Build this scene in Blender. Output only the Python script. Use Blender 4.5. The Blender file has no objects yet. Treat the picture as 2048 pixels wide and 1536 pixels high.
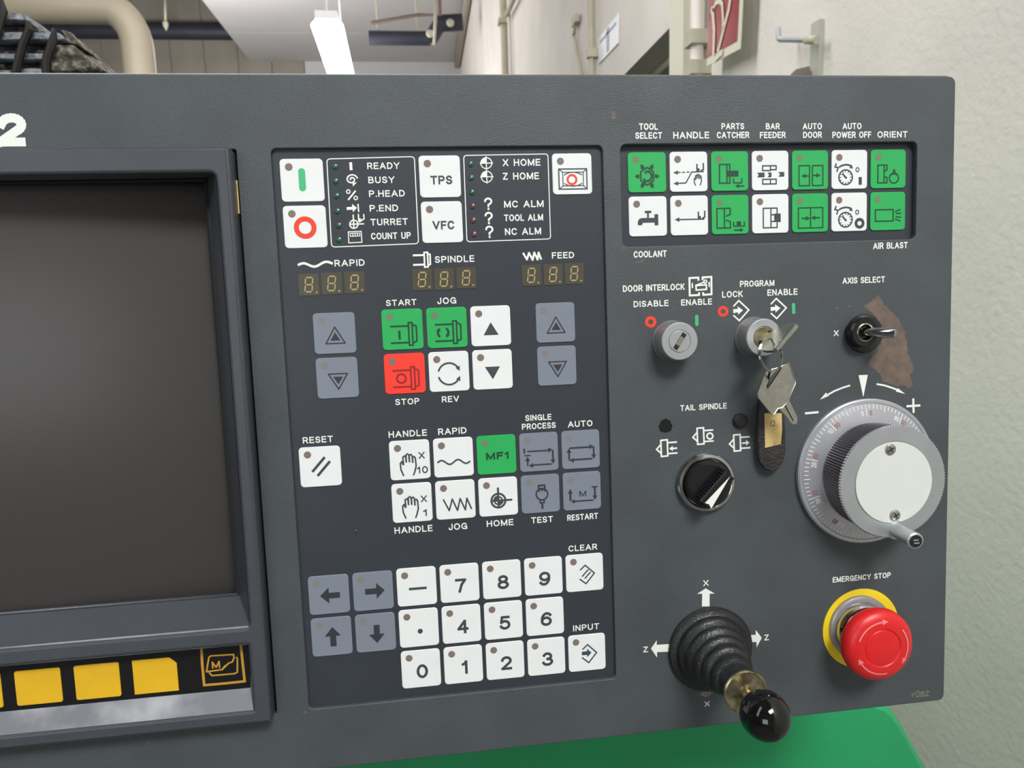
import bpy, bmesh, math, random
from mathutils import Vector, Matrix, Quaternion, noise
from mathutils.geometry import delaunay_2d_cdt
random.seed(7)
PI = math.pi
SC = bpy.context.scene
COL = SC.collection

# ---------------------------------------------------------------- panel frame and camera
# Panel units: key pitch = 20 units, S metres per unit.  x right, y DOWN the panel, h out of the panel.
S = 0.0011
RC = ((0.9917551935, 0.0385584532, -0.1222083540), (-0.0493408429, 0.9950320217, -0.0864682425), (0.1182671438, 0.0917851918, 0.9887306819))
CX, CY, CD = 63.18798364, 6.64947554, 320.25922474      # camera over the panel (units)
FPX = 1400.0
TILT = math.radians(90 - 3.2)
PANEL_M = Matrix.Translation((0, 0, 1.46)) @ Matrix.Rotation(TILT, 4, 'X')


def loc3(x, y, h):
    return Vector((x * S, -y * S, h * S))


cam_d = bpy.data.cameras.new('camera')
cam = bpy.data.objects.new('camera', cam_d)
COL.objects.link(cam)
cam_d.sensor_width = 36.0
cam_d.lens = FPX * 36 / 2048
cam_d.clip_start = 0.02
cam_d.clip_end = 100
r0, r1, r2 = RC
cx_ax = Vector((r0[0], -r0[1], -r0[2]))
cy_ax = -Vector((r1[0], -r1[1], -r1[2]))
cz_ax = -Vector((r2[0], -r2[1], -r2[2]))
cm = Matrix((cx_ax, cy_ax, cz_ax)).transposed().to_4x4()
CAM_M = PANEL_M @ Matrix.Translation(loc3(CX, CY, CD)) @ cm
cam.matrix_world = CAM_M
SC.camera = cam
cam_d.dof.use_dof = True
cam_d.dof.focus_distance = 0.37
cam_d.dof.aperture_fstop = 20.0
CAMP = CAM_M.translation.copy()

# ---------------------------------------------------------------- light, exposure
SC.view_settings.view_transform = 'Standard'
SC.view_settings.look = 'None'
SC.view_settings.gamma = 1.0
SC.view_settings.use_curve_mapping = False
SC.view_settings.exposure = 0.0
world = bpy.data.worlds.new('hall_air')
SC.world = world
world.use_nodes = True
world.node_tree.nodes['Background'].inputs[0].default_value = (0.86, 0.92, 1.0, 1)
world.node_tree.nodes['Background'].inputs[1].default_value = 0.32


def area(name, loc, target, sx, sy, watt, col=(1, 1, 1)):
    l = bpy.data.lights.new(name, 'AREA')
    l.shape = 'RECTANGLE'
    l.size, l.size_y = sx, sy
    l.energy = watt
    l.color = col
    o = bpy.data.objects.new(name, l)
    COL.objects.link(o)
    o.location = loc
    d = Vector(target) - Vector(loc)
    o.rotation_euler = d.to_track_quat('-Z', 'Y').to_euler()
    return o


area('fluorescent_row_front', (1.0, -1.5, 3.3), (0.2, 0.0, 1.4), 2.0, 0.6, 136, (0.98, 1.0, 1.0))
area('fluorescent_row_left', (-1.9, -1.0, 3.3), (0.0, 0.0, 1.4), 0.5, 2.4, 12, (0.96, 0.98, 1.0))
area('fill_light_near_wall', (-0.6, 1.4, 3.6), (0.97, 1.5, 1.6), 0.5, 3.4, 66, (1.0, 0.975, 0.97))  # added lamp without a fixture, brightens the near stretch of the right wall
area('fill_light_wall', (-1.2, 5.5, 4.6), (0.9, 6.5, 3.0), 0.5, 4.5, 74, (1.0, 0.98, 0.95))  # added beside the hanging lamp to lift the wall further back
area('fill_light_hall', (-3.0, 9.0, 3.9), (-2.2, 13.0, 6.5), 3.0, 1.0, 200, (1.0, 0.98, 0.96))  # unseen lamp aimed up at the far wall, added to brighten the background
area('window_daylight', (-2.2, -4.6, 1.9), (0.0, 0.0, 1.2), 2.0, 1.8, 42, (0.95, 0.98, 1.0))


# ---------------------------------------------------------------- pixel <-> place helpers (used to read the photo's positions)
def pix(px, py, h=0.0):
    """photo pixel -> (x, y) on the panel's plane at height h"""
    dx, dy = (px - 1024) / FPX, (py - 768) / FPX
    d = [RC[0][i] * dx + RC[1][i] * dy + RC[2][i] for i in range(3)]
    s = (CD - h) / d[2]
    return CX + s * d[0], CY + s * d[1]


def lift(x, y, h):
    """place measured on plane 0 -> same sight line on plane h"""
    k = (CD - h) / CD
    return CX + (x - CX) * k, CY + (y - CY) * k


def wray(px, py):
    d = Vector(((px - 1024) / FPX, -(py - 768) / FPX, -1.0))
    return (CAM_M.to_3x3() @ d).normalized()


def wpl(px, py, axis, val):
    d = wray(px, py)
    t = (val - CAMP[axis]) / d[axis]
    return CAMP + d * t


# ---------------------------------------------------------------- materials
def lin(c):
    return tuple(((v / 255) / 12.92 if v <= 10 else (((v / 255) + 0.055) / 1.055) ** 2.4) for v in c) + (1,)


def mat(name, rgb, rough=0.5, metal=0.0, var=0.0, vscale=40.0, bump=0.0, bscale=400.0, col2=None, spec=0.5, coat=0.0, detail=4.0, emit=None, thr=None, bdist=0.002):
    m = bpy.data.materials.new(name)
    m.use_nodes = True
    nt = m.node_tree
    b = nt.nodes['Principled BSDF']
    b.inputs['Base Color'].default_value = lin(rgb)
    b.inputs['Roughness'].default_value = rough
    b.inputs['Metallic'].default_value = metal
    b.inputs['Specular IOR Level'].default_value = spec
    b.inputs['Coat Weight'].default_value = coat
    b.inputs['Coat Roughness'].default_value = 0.08
    tc = nt.nodes.new('ShaderNodeTexCoord')
    if var or col2:
        n = nt.nodes.new('ShaderNodeTexNoise')
        n.inputs['Scale'].default_value = vscale
        n.inputs['Detail'].default_value = detail
        nt.links.new(tc.outputs['Object'], n.inputs['Vector'])
        r = nt.nodes.new('ShaderNodeValToRGB')
        lo, hi = thr or (0.3, 0.7)
        r.color_ramp.elements[0].position = lo
        r.color_ramp.elements[1].position = hi
        a = lin(rgb)
        if col2:
            c0, c1 = a, lin(col2)
        else:
            c0 = tuple(v * (1 - var) for v in a[:3]) + (1,)
            c1 = tuple(min(1, v * (1 + var)) for v in a[:3]) + (1,)
        r.color_ramp.elements[0].color = c0
        r.color_ramp.elements[1].color = c1
        nt.links.new(n.outputs['Fac'], r.inputs['Fac'])
        nt.links.new(r.outputs['Color'], b.inputs['Base Color'])
    if bump:
        n2 = nt.nodes.new('ShaderNodeTexNoise')
        n2.inputs['Scale'].default_value = bscale
        n2.inputs['Detail'].default_value = 3
        nt.links.new(tc.outputs['Object'], n2.inputs['Vector'])
        bp = nt.nodes.new('ShaderNodeBump')
        bp.inputs['Strength'].default_value = bump
        bp.inputs['Distance'].default_value = bdist
        nt.links.new(n2.outputs['Fac'], bp.inputs['Height'])
        nt.links.new(bp.outputs['Normal'], b.inputs['Normal'])
    if emit:
        b.inputs['Emission Color'].default_value = (1, 1, 1, 1)
        b.inputs['Emission Strength'].default_value = emit
    return m


M = {}
M['plate'] = mat('charcoal_paint', (71, 76, 79), 0.5, var=0.12, vscale=25, bump=0.25, bscale=1800, spec=0.42)
M['bezel'] = mat('bezel_plastic', (66, 69, 75), 0.36, var=0.08, vscale=20, bump=0.12, bscale=1500)
M['bevel_wear_lit'] = mat('scuffed_lit_bezel_plastic', (112, 114, 120), 0.42, col2=(176, 177, 183), vscale=38, thr=(0.42, 0.75), detail=6.0)  # scuff mottling, made paler to paint in overhead light on the bevels
M['dark_gap'] = mat('dark_seal', (22, 24, 25), 0.7)
M['film'] = mat('dark_keypad_film', (50, 55, 62), 0.4, var=0.06, vscale=20, bump=0.04, bscale=900)
M['white'] = mat('white_key_film', (232, 234, 233), 0.38, var=0.02, vscale=50)
M['grey'] = mat('grey_key_film', (124, 131, 143), 0.4, var=0.03, vscale=50)
M['green'] = mat('green_key_film', (42, 170, 88), 0.4, var=0.03, vscale=50)
M['red'] = mat('red_key_film', (246, 62, 48), 0.4, var=0.03, vscale=50)
M['ink'] = mat('dark_ink', (60, 68, 72), 0.5)
M['greenink'] = mat('black_ink_on_green', (18, 66, 44), 0.5)
M['redink'] = mat('dark_ink_on_red', (150, 26, 26), 0.5)
M['greyink'] = mat('black_ink_on_grey', (46, 50, 58), 0.5)
M['print'] = mat('white_print', (236, 238, 230), 0.5)
M['printdim'] = mat('worn_white_print', (150, 148, 132), 0.6, col2=(70, 72, 72), vscale=900)
M['gsym'] = mat('green_print', (70, 184, 124), 0.5)
M['rsym'] = mat('red_print', (232, 66, 44), 0.5)
M['dot_w'] = mat('unlit_lens_brown', (126, 112, 104), 0.35)
M['dot_g'] = mat('unlit_lens_on_green', (112, 128, 100), 0.35)
M['dot_grey'] = mat('unlit_lens_on_grey', (128, 124, 120), 0.35)
M['ledg'] = mat('dim_green_led', (36, 86, 62), 0.3, coat=0.3)
M['ledr'] = mat('dim_red_led', (96, 56, 52), 0.3, coat=0.3)
M['segbase'] = mat('display_window_brown', (78, 74, 62), 0.3)
M['seg'] = mat('unlit_segment_amber', (176, 158, 112), 0.4)
M['glass'] = mat('dark_tube_glass', (66, 63, 62), 0.3, spec=0.3)
M['yellow'] = mat('yellow_softkey', (226, 178, 28), 0.45, var=0.05, vscale=60)
M['ochre'] = mat('ochre_print', (190, 142, 44), 0.5)
M['alu'] = mat('satin_aluminium', (188, 192, 194), 0.42, 0.75, var=0.05, vscale=60)
M['alud'] = mat('dial_aluminium', (200, 201, 208), 0.34, 0.75, var=0.04, vscale=60)
M['knurl'] = mat('knurled_aluminium', (104, 100, 104), 0.38, 0.7)
M['whiteplate'] = mat('matt_white_disc', (214, 216, 210), 0.55, var=0.02, vscale=40)
M['chrome'] = mat('chrome', (190, 190, 192), 0.12, 1.0)
M['dchrome'] = mat('smoked_chrome', (158, 156, 160), 0.34, 0.55)
M['steel'] = mat('scratched_key_steel', (184, 182, 170), 0.28, 0.9, var=0.12, vscale=300)
M['brassy'] = mat('tarnished_nickel', (170, 160, 130), 0.28, 0.85, col2=(90, 74, 48), vscale=180, thr=(0.42, 0.72))
M['black'] = mat('black_plastic', (20, 20, 22), 0.25, spec=0.5)
M['ball'] = mat('glossy_black_ball', (12, 12, 13), 0.08, spec=0.6)
M['rubber'] = mat('black_rubber', (32, 33, 34), 0.38, var=0.2, vscale=120, bump=0.2, bscale=700)
M['estop'] = mat('red_stop_plastic', (214, 30, 34), 0.38, var=0.04, vscale=90)
M['estopark'] = mat('pink_arrow_print', (232, 128, 128), 0.45)
M['eyellow'] = mat('yellow_stop_ring', (236, 204, 30), 0.5, var=0.05, vscale=80)
M['rust'] = mat('worn_primer', (92, 80, 72), 0.6, col2=(124, 104, 92), vscale=160, thr=(0.3, 0.75))
M['tagyel'] = mat('stained_yellow_label', (206, 180, 118), 0.6, col2=(120, 84, 48), vscale=160, thr=(0.58, 0.8))
M['leather'] = mat('grimy_black_leather', (30, 29, 29), 0.5, col2=(52, 50, 48), vscale=90, bump=0.4, bscale=600)
M['machine'] = mat('machine_green_paint', (38, 158, 98), 0.4, var=0.1, vscale=7, bump=0.1, bscale=120)
M['dusty'] = mat('rust_speckle', (96, 60, 50), 0.8)
M['wall'] = mat('cream_plaster', (222, 216, 209), 0.8, var=0.06, vscale=3.5, bump=0.45, bscale=80, bdist=0.003, detail=8.0)
M['plaster_far'] = mat('far_plaster', (150, 143, 132), 0.85, var=0.08, vscale=1.5, bump=0.3, bscale=20)
M['far'] = mat('far_board_wall', (122, 117, 108), 0.85, var=0.12, vscale=2.0)
M['ceil'] = mat('ceiling_paint', (170, 168, 168), 0.85, var=0.04, vscale=1.2)
M['floor'] = mat('concrete_floor', (110, 108, 104), 0.7, var=0.15, vscale=3)
M['dpipe'] = mat('dark_pipe_lagging', (36, 38, 50), 0.6, var=0.2, vscale=4)
M['wpipe'] = mat('cream_enamel_pipe', (200, 188, 166), 0.45, var=0.05, vscale=4)
M['conduit'] = mat('painted_conduit', (178, 172, 152), 0.6, var=0.1, vscale=8)
M['signred'] = mat('red_enamel_sign', (150, 34, 36), 0.16, coat=0.6)
M['cream'] = mat('cream_paint', (206, 202, 182), 0.5)
M['hookplate'] = mat('grey_white_painted_steel', (172, 170, 160), 0.5)
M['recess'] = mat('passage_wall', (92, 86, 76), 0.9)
M['paper'] = mat('white_notice_paper', (238, 240, 246), 0.5)
M['paperg'] = mat('grey_print', (176, 180, 196), 0.6)
M['lampw'] = mat('lamp_housing_white', (220, 222, 226), 0.4)
M['tube'] = mat('lit_diffuser', (255, 255, 255), 0.5, emit=34.0)
M['slab'] = mat('grime_caked_strip', (78, 86, 94), 0.55, col2=(150, 156, 160), vscale=170, bump=0.7, bscale=260)
M['slabd'] = mat('oily_dark_gap', (34, 28, 28), 0.7, col2=(150, 138, 126), vscale=120, thr=(0.5, 0.75))
M['strap'] = mat('oily_dark_strap', (26, 24, 20), 0.5)
M['rag'] = mat('grimy_rag', (74, 70, 62), 0.7, col2=(176, 166, 150), vscale=150, thr=(0.48, 0.78), bump=1.0, bscale=160)


# scratches and worn colour on the plate live in the paint itself
def plate_wear(m):
    nt = m.node_tree
    b = nt.nodes['Principled BSDF']
    tc = [n for n in nt.nodes if n.type == 'TEX_COORD'][0]
    src = b.inputs['Base Color'].links[0].from_socket
    n = nt.nodes.new('ShaderNodeTexNoise')
    n.inputs['Scale'].default_value = 70
    n.inputs['Detail'].default_value = 8
    nt.links.new(tc.outputs['Object'], n.inputs['Vector'])
    r = nt.nodes.new('ShaderNodeValToRGB')
    r.color_ramp.elements[0].position = 0.735
    r.color_ramp.elements[1].position = 0.76
    nt.links.new(n.outputs['Fac'], r.inputs['Fac'])
    mx = nt.nodes.new('ShaderNodeMix')
    mx.data_type = 'RGBA'
    nt.links.new(r.outputs['Color'], mx.inputs['Factor'])
    nt.links.new(src, mx.inputs['A'])
    mx.inputs['B'].default_value = lin((110, 92, 82))
    nt.links.new(mx.outputs['Result'], b.inputs['Base Color'])


plate_wear(M['plate'])


# ---------------------------------------------------------------- mesh building
class MB:
    """collects faces in units (x right, y DOWN, h out) and writes a mesh in metres"""

    def __init__(self, flip=True):
        self.v, self.f = [], []

    def add(self, vs, fs):
        o = len(self.v)
        self.v += [tuple(p) for p in vs]
        self.f += [tuple(i + o for i in f) for f in fs]

    def box(self, x0, y0, h0, x1, y1, h1):
        self.add([(x0, y0, h0), (x1, y0, h0), (x1, y1, h0), (x0, y1, h0), (x0, y0, h1), (x1, y0, h1), (x1, y1, h1), (x0, y1, h1)],
                 [(0, 1, 2, 3), (4, 7, 6, 5), (0, 4, 5, 1), (1, 5, 6, 2), (2, 6, 7, 3), (3, 7, 4, 0)])

    def loops(self, loops, cap0=True, cap1=True):
        n = len(loops[0])
        vs = [p for l in loops for p in l]
        fs = []
        for a in range(len(loops) - 1):
            for i in range(n):
                j = (i + 1) % n
                fs.append((a * n + i, a * n + j, (a + 1) * n + j, (a + 1) * n + i))
        if cap0:
            fs.append(tuple(range(n))[::-1])
        if cap1:
            fs.append(tuple(range((len(loops) - 1) * n, len(loops) * n)))
        self.add(vs, fs)

    def prism(self, pts, h0, h1, bev=0.0):
        if bev:
            cx = sum(p[0] for p in pts) / len(pts)
            cy = sum(p[1] for p in pts) / len(pts)
            rx = max(abs(p[0] - cx) for p in pts)
            ry = max(abs(p[1] - cy) for p in pts)
            ins = [(cx + (x - cx) * (rx - bev) / rx, cy + (y - cy) * (ry - bev) / ry) for x, y in pts]
            self.loops([[(x, y, h0) for x, y in pts], [(x, y, h1 - bev) for x, y in pts], [(x, y, h1) for x, y in ins]])
        else:
            self.loops([[(x, y, h0) for x, y in pts], [(x, y, h1) for x, y in pts]])

    def lathe(self, prof, n=48, cx=0, cy=0, mod=None, cap0=True, cap1=True):
        ls = []
        for k, (r, h) in enumerate(prof):
            l = []
            for i in range(n):
                a = 2 * PI * i / n
                rr = r * (mod(i, k) if mod else 1)
                l.append((cx + rr * math.cos(a), cy + rr * math.sin(a), h))
            ls.append(l)
        self.loops(ls, cap0, cap1)

    def tube(self, path, r, n=12, closed=False, caps=True):
        path = [Vector(p) for p in path]
        m = len(path)
        rr = r if isinstance(r, (list, tuple)) else [r] * m
        up = Vector((0.13, 0.21, 0.97))
        ls = []
        for i, p in enumerate(path):
            a = path[(i - 1) % m] if (closed or i > 0) else p
            b = path[(i + 1) % m] if (closed or i < m - 1) else p
            t = (b - a).normalized()
            if abs(t.dot(up)) > 0.95:
                up = Vector((0.9, 0.3, 0.1))
            u = (up - t * up.dot(t)).normalized()
            w = t.cross(u)
            ls.append([p + (u * math.cos(2 * PI * k / n) + w * math.sin(2 * PI * k / n)) * rr[i] for k in range(n)])
            up = u
        if closed:
            ls.append(ls[0])
            self.loops(ls, False, False)
        else:
            self.loops(ls, caps, caps)

    # flat print: everything at height h, facing out
    def flat(self, pts, h=0.0):
        self.add([(x, y, h) for x, y in pts], [tuple(range(len(pts)))])

    def stroke(self, pts, w, h=0.0, closed=False):
        n = len(pts)
        segs = [(i, (i + 1) % n) for i in range(n if closed else n - 1)]
        for a, b in segs:
            (x0, y0), (x1, y1) = pts[a], pts[b]
            L = math.hypot(x1 - x0, y1 - y0)
            if L < 1e-9:
                continue
            ux, uy = (x1 - x0) / L, (y1 - y0) / L
            e0 = w * 0.35 if (closed or a > 0) else 0
            e1 = w * 0.35 if (closed or b < n - 1) else 0
            x0, y0, x1, y1 = x0 - ux * e0, y0 - uy * e0, x1 + ux * e1, y1 + uy * e1
            nx, ny = -uy * w / 2, ux * w / 2
            self.flat([(x0 + nx, y0 + ny), (x0 - nx, y0 - ny), (x1 - nx, y1 - ny), (x1 + nx, y1 + ny)], h)

    def mesh(self, name, M4=None, smooth=False, scale=S, mirror=True):
        me = bpy.data.meshes.new(name)
        if mirror:
            vs = [(x * scale, -y * scale, z * scale) for x, y, z in self.v]
        else:
            vs = [(x * scale, y * scale, z * scale) for x, y, z in self.v]
        me.from_pydata(vs, [], self.f)
        if M4 is not None:
            me.transform(M4)
        bm = bmesh.new()
        bm.from_mesh(me)
        bmesh.ops.recalc_face_normals(bm, faces=bm.faces)
        if smooth:
            for f in bm.faces:
                f.smooth = len(f.verts) <= 4
            for e in bm.edges:
                if len(e.link_faces) == 2 and e.calc_face_angle(0) > math.radians(32):
                    e.smooth = False
        bm.to_mesh(me)
        bm.free()
        return me


def merge2d(polys):
    """union of overlapping flat outlines -> one sheet of triangles without overlaps (x, y DOWN)"""
    vs, fs = [], []
    for p in polys:
        ar = sum(p[i][0] * p[(i + 1) % len(p)][1] - p[(i + 1) % len(p)][0] * p[i][1] for i in range(len(p)))
        if abs(ar) < 1e-7:
            continue
        if ar < 0:
            p = p[::-1]
        fs.append(tuple(range(len(vs), len(vs) + len(p))))
        vs += [Vector(q) for q in p]
    r = delaunay_2d_cdt(vs, [], fs, 1, 1e-4)
    return [(v.x, v.y) for v in r[0]], [tuple(f) for f, o in zip(r[2], r[5]) if o]


def flatmesh(mb, name, zf=None):
    """flat print facing +h; overlapping strokes are merged into one sheet per level"""
    me = bpy.data.meshes.new(name)
    lv = {}
    for f in mb.f:
        h = round(mb.v[f[0]][2], 4)
        lv.setdefault(h, []).append([mb.v[i][:2] for i in f])
    V, F = [], []
    for h, polys in lv.items():
        vs, fs = merge2d(polys)
        o = len(V)
        V += [(x * S, -y * S, (zf(x, y) if zf else h) * S) for x, y in vs]
        F += [tuple(i + o for i in f[::-1]) for f in fs]
    me.from_pydata(V, [], F)
    me.validate()
    return me


def inside(p, poly):
    c = False
    for i in range(len(poly)):
        (x0, y0), (x1, y1) = poly[i - 1], poly[i]
        if (y0 > p[1]) != (y1 > p[1]) and p[0] < (x1 - x0) * (p[1] - y0) / (y1 - y0) + x0:
            c = not c
    return c


def cut_plate(outer, holes, h0, h1):
    """thick plate of any outline with openings -> MB"""
    vs, es = [], []
    for ring in [outer] + holes:
        o, n = len(vs), len(ring)
        vs += [Vector(p) for p in ring]
        es += [(o + i, o + (i + 1) % n) for i in range(n)]
    r = delaunay_2d_cdt(vs, es, [], 0, 1e-4)
    V = [(v.x, v.y) for v in r[0]]
    T = []
    for f in r[2]:
        c = (sum(V[i][0] for i in f) / 3, sum(V[i][1] for i in f) / 3)
        if inside(c, outer) and not any(inside(c, q) for q in holes):
            T.append(tuple(f))
    n = len(V)
    ed = {}
    for f in T:
        for i in range(3):
            a, b = f[i], f[(i + 1) % 3]
            ed[(a, b)] = ed.get((a, b), 0) + 1
    mb = MB()
    side = [(a, b, b + n, a + n) for (a, b) in ed if (b, a) not in ed]
    mb.add([(x, y, h0) for x, y in V] + [(x, y, h1) for x, y in V], T + [tuple(i + n for i in f[::-1]) for f in T] + side)
    return mb


def obj(name, me, m=None, parent=None, at=None, label=None, cat=None, group=None, kind=None):
    """at: (x, y, h) in panel units relative to the parent, or a Vector in metres"""
    if isinstance(me, MB):
        me = me.mesh(name)
    o = bpy.data.objects.new(name, me)
    COL.objects.link(o)
    if m is not None and me is not None and len(me.materials) == 0:
        me.materials.append(M[m] if isinstance(m, str) else m)
    if parent is not None:
        o.parent = parent
    if at is not None:
        o.location = at if isinstance(at, Vector) else loc3(*at)
    if label:
        o['label'] = label
    if cat:
        o['category'] = cat
    if group:
        o['group'] = group
    if kind:
        o['kind'] = kind
    return o


# ---------------------------------------------------------------- lettering
def _e(cx, cy, rx, ry, a0, a1, n=11):
    return [(cx + rx * math.cos(math.radians(a0 + (a1 - a0) * i / n)), cy + ry * math.sin(math.radians(a0 + (a1 - a0) * i / n))) for i in range(n + 1)]


_six = [_e(.3, .69, .3, .31, 0, 360, 18), _e(.36, .56, .36, .56, -48, -180)]
_P = [[(0, 1), (0, 0), (.38, 0)] + _e(.38, .27, .27, .27, -90, 90, 8) + [(0, .54)]]
_U = [[(0, 0), (0, .68)] + _e(.35, .68, .35, .32, 180, 0, 10) + [(.7, 0)]]
FONT = {
    'A': (.84, [[(0, 1), (.42, 0), (.84, 1)], [(.15, .68), (.69, .68)]]),
    'B': (.68, [[(0, 0), (0, 1), (.40, 1)] + _e(.40, .735, .28, .265, 90, -90, 8) + [(.36, .47)] + _e(.36, .235, .25, .235, 90, -90, 8) + [(0, 0)], [(0, .47), (.4, .47)]]),
    'C': (.74, [_e(.40, .5, .40, .5, -38, -322, 16)]),
    'D': (.72, [[(0, 0), (0, 1), (.26, 1)] + _e(.26, .5, .46, .5, 90, -90, 12) + [(0, 0)]]),
    'E': (.58, [[(.58, 0), (0, 0), (0, 1), (.6, 1)], [(0, .48), (.54, .48)]]),
    'F': (.56, [[(.58, 0), (0, 0), (0, 1)], [(0, .49), (.5, .49)]]),
    'G': (.78, [_e(.40, .5, .40, .5, -38, -345, 16) + [(.78, .53), (.44, .53)], [(.78, .53), (.78, 1)]]),
    'H': (.7, [[(0, 0), (0, 1)], [(.7, 0), (.7, 1)], [(0, .48), (.7, .48)]]),
    'I': (0, [[(0, 0), (0, 1)]]),
    'J': (.48, [[(.48, 0), (.48, .72)] + _e(.24, .72, .24, .28, 0, 180, 8)]),
    'K': (.7, [[(0, 0), (0, 1)], [(.66, 0), (0, .62)], [(.24, .40), (.7, 1)]]),
    'L': (.54, [[(0, 0), (0, 1), (.54, 1)]]),
    'M': (.88, [[(0, 1), (0, 0), (.44, .95), (.88, 0), (.88, 1)]]),
    'N': (.7, [[(0, 1), (0, 0), (.7, 1), (.7, 0)]]),
    'O': (.82, [_e(.41, .5, .41, .5, 0, 360, 22)]),
    'P': (.65, _P),
    'Q': (.82, [_e(.41, .5, .41, .5, 0, 360, 22), [(.5, .72), (.82, 1.02)]]),
    'R': (.68, _P + [[(.38, .54), (.68, 1)]]),
    'S': (.64, [_e(.32, .25, .29, .25, -15, -262, 12) + _e(.32, .755, .32, .245, -80, 165, 12)]),
    'T': (.7, [[(0, 0), (.7, 0)], [(.35, 0), (.35, 1)]]),
    'U': (.7, _U),
    '\u00dc': (.7, _U + [[(.2, -.3), (.2, -.2)], [(.5, -.3), (.5, -.2)]]),
    'V': (.8, [[(0, 0), (.4, 1), (.8, 0)]]),
    'W': (1.15, [[(0, 0), (.28, 1), (.575, .05), (.87, 1), (1.15, 0)]]),
    'X': (.72, [[(0, 0), (.72, 1)], [(.72, 0), (0, 1)]]),
    'Y': (.76, [[(0, 0), (.38, .52), (.38, 1)], [(.76, 0), (.38, .52)]]),
    'Z': (.66, [[(.02, 0), (.64, 0), (0, 1), (.66, 1)]]),
    '0': (.6, [_e(.3, .5, .3, .5, 0, 360, 20)]),
    '1': (.27, [[(0, .24), (.14, .18), (.27, 0), (.27, 1)]]),
    '2': (.6, [_e(.3, .29, .29, .29, -170, 38, 12) + [(.0, 1), (.6, 1)]]),
    '3': (.6, [_e(.29, .255, .26, .255, -160, 88, 10) + _e(.29, .735, .31, .265, -88, 162, 12)]),
    '4': (.64, [[(.48, 1), (.48, 0), (0, .7), (.64, .7)]]),
    '5': (.6, [[(.56, 0), (.12, 0), (.05, .47)] + _e(.3, .68, .3, .32, -138, 155, 14)]),
    '6': (.6, _six),
    '7': (.58, [[(0, 0), (.58, 0), (.34, .42), (.2, 1)]]),
    '8': (.6, [_e(.3, .24, .25, .24, 0, 360, 16), _e(.3, .74, .3, .26, 0, 360, 18)]),
    '9': (.6, [[(.6 - x_, 1 - y_) for x_, y_ in l_] for l_ in _six]),
    '.': (.0, [[(0, .98), (0, 1.0)]]),
    '?': (.56, [_e(.28, .27, .28, .27, -175, 55, 10) + [(.28, .60), (.28, .72)], [(.28, .96), (.28, 1.0)]]),
    ' ': (.28, []),
}


def put_text(mb, s, cx, cy, w, hh, h=0.0, weight=.17, rot=0.0, slant=0.0):
    """lettering w wide and hh high, centred on (cx, cy); strokes of even weight"""
    sw = weight * hh
    tot = sum(FONT[c][0] for c in s) + .40 * (len(s) - 1) * (1 if len(s) > 1 else 0)
    cap = hh - sw
    sx = (w - sw) / tot if tot > 0 else cap
    c_, s_ = math.cos(rot), math.sin(rot)
    x0 = -w / 2 + sw / 2
    for ch in s:
        gw, lines = FONT[ch]
        for l_ in lines:
            pts = []
            for u_, v_ in l_:
                x_ = x0 + u_ * sx + slant * (.5 - v_) * cap
                y_ = (v_ - .5) * cap
                pts.append((cx + x_ * c_ - y_ * s_, cy + x_ * s_ + y_ * c_))
            # square ends: lengthen free ends by half a stroke
            if len(pts) > 1:
                for i_, j_ in ((0, 1), (-1, -2)):
                    dx, dy = pts[i_][0] - pts[j_][0], pts[i_][1] - pts[j_][1]
                    L_ = math.hypot(dx, dy) or 1
                    pts[i_] = (pts[i_][0] + dx / L_ * sw * .5, pts[i_][1] + dy / L_ * sw * .5)
            mb.stroke(pts, sw, h)
        x0 += (gw + .40) * sx


# drawing little pictures: op lists in any 2D coordinates, mapped by fn, line widths multiplied by k
def circ(cx, cy, r, n=28, a0=0, a1=360):
    full = abs(a1 - a0) >= 360
    m = n if full else n
    return [(cx + r * math.cos(math.radians(a0 + (a1 - a0) * i / (m if full else m - 1))), cy + r * math.sin(math.radians(a0 + (a1 - a0) * i / (m if full else m - 1)))) for i in range(m)]


def draw(mb, ops, fn, k, h=0.0, fat=1.0):
    kt = k
    k = k * fat
    for op in ops:
        t = op[0]
        if t == 'L':
            mb.stroke([fn(*p) for p in op[2]], op[1] * k, h)
        elif t == 'C':
            mb.stroke([fn(*p) for p in op[2]], op[1] * k, h, closed=True)
        elif t == 'P':
            mb.flat([fn(*p) for p in op[1]], h)
        elif t == 'D':
            mb.flat([fn(*p) for p in circ(op[1], op[2], op[3])], h)
        elif t == 'O':
            mb.stroke([fn(*p) for p in circ(op[1], op[2], op[3])], op[4] * k, h, closed=True)
        elif t == 'A':
            mb.stroke([fn(*p) for p in circ(op[1], op[2], op[3], 16, op[4], op[5])], op[6] * k, h)
        elif t == 'B':
            x0, y0, x1, y1 = op[2:6]
            mb.stroke([fn(*p) for p in ((x0, y0), (x1, y0), (x1, y1), (x0, y1))], op[1] * k, h, closed=True)
        elif t == 'F':
            x0, y0, x1, y1 = op[1:5]
            mb.flat([fn(*p) for p in ((x0, y0), (x1, y0), (x1, y1), (x0, y1))], h)
        elif t == 'H':      # arrow head: tip x, y, direction degrees, length, width
            x, y, a, L, W = op[1:6]
            ca, sa = math.cos(math.radians(a)), math.sin(math.radians(a))
            bx, by = x - L * ca, y - L * sa
            mb.flat([fn(x, y), fn(bx - W / 2 * sa, by + W / 2 * ca), fn(bx + W / 2 * sa, by - W / 2 * ca)], h)
        elif t == 'T':
            s, cx, cy, w, hh = op[1:6]
            X, Y = fn(cx, cy)
            put_text(mb, s, X, Y, w * kt, hh * kt, h, op[6] if len(op) > 6 else 0.2)


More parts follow.
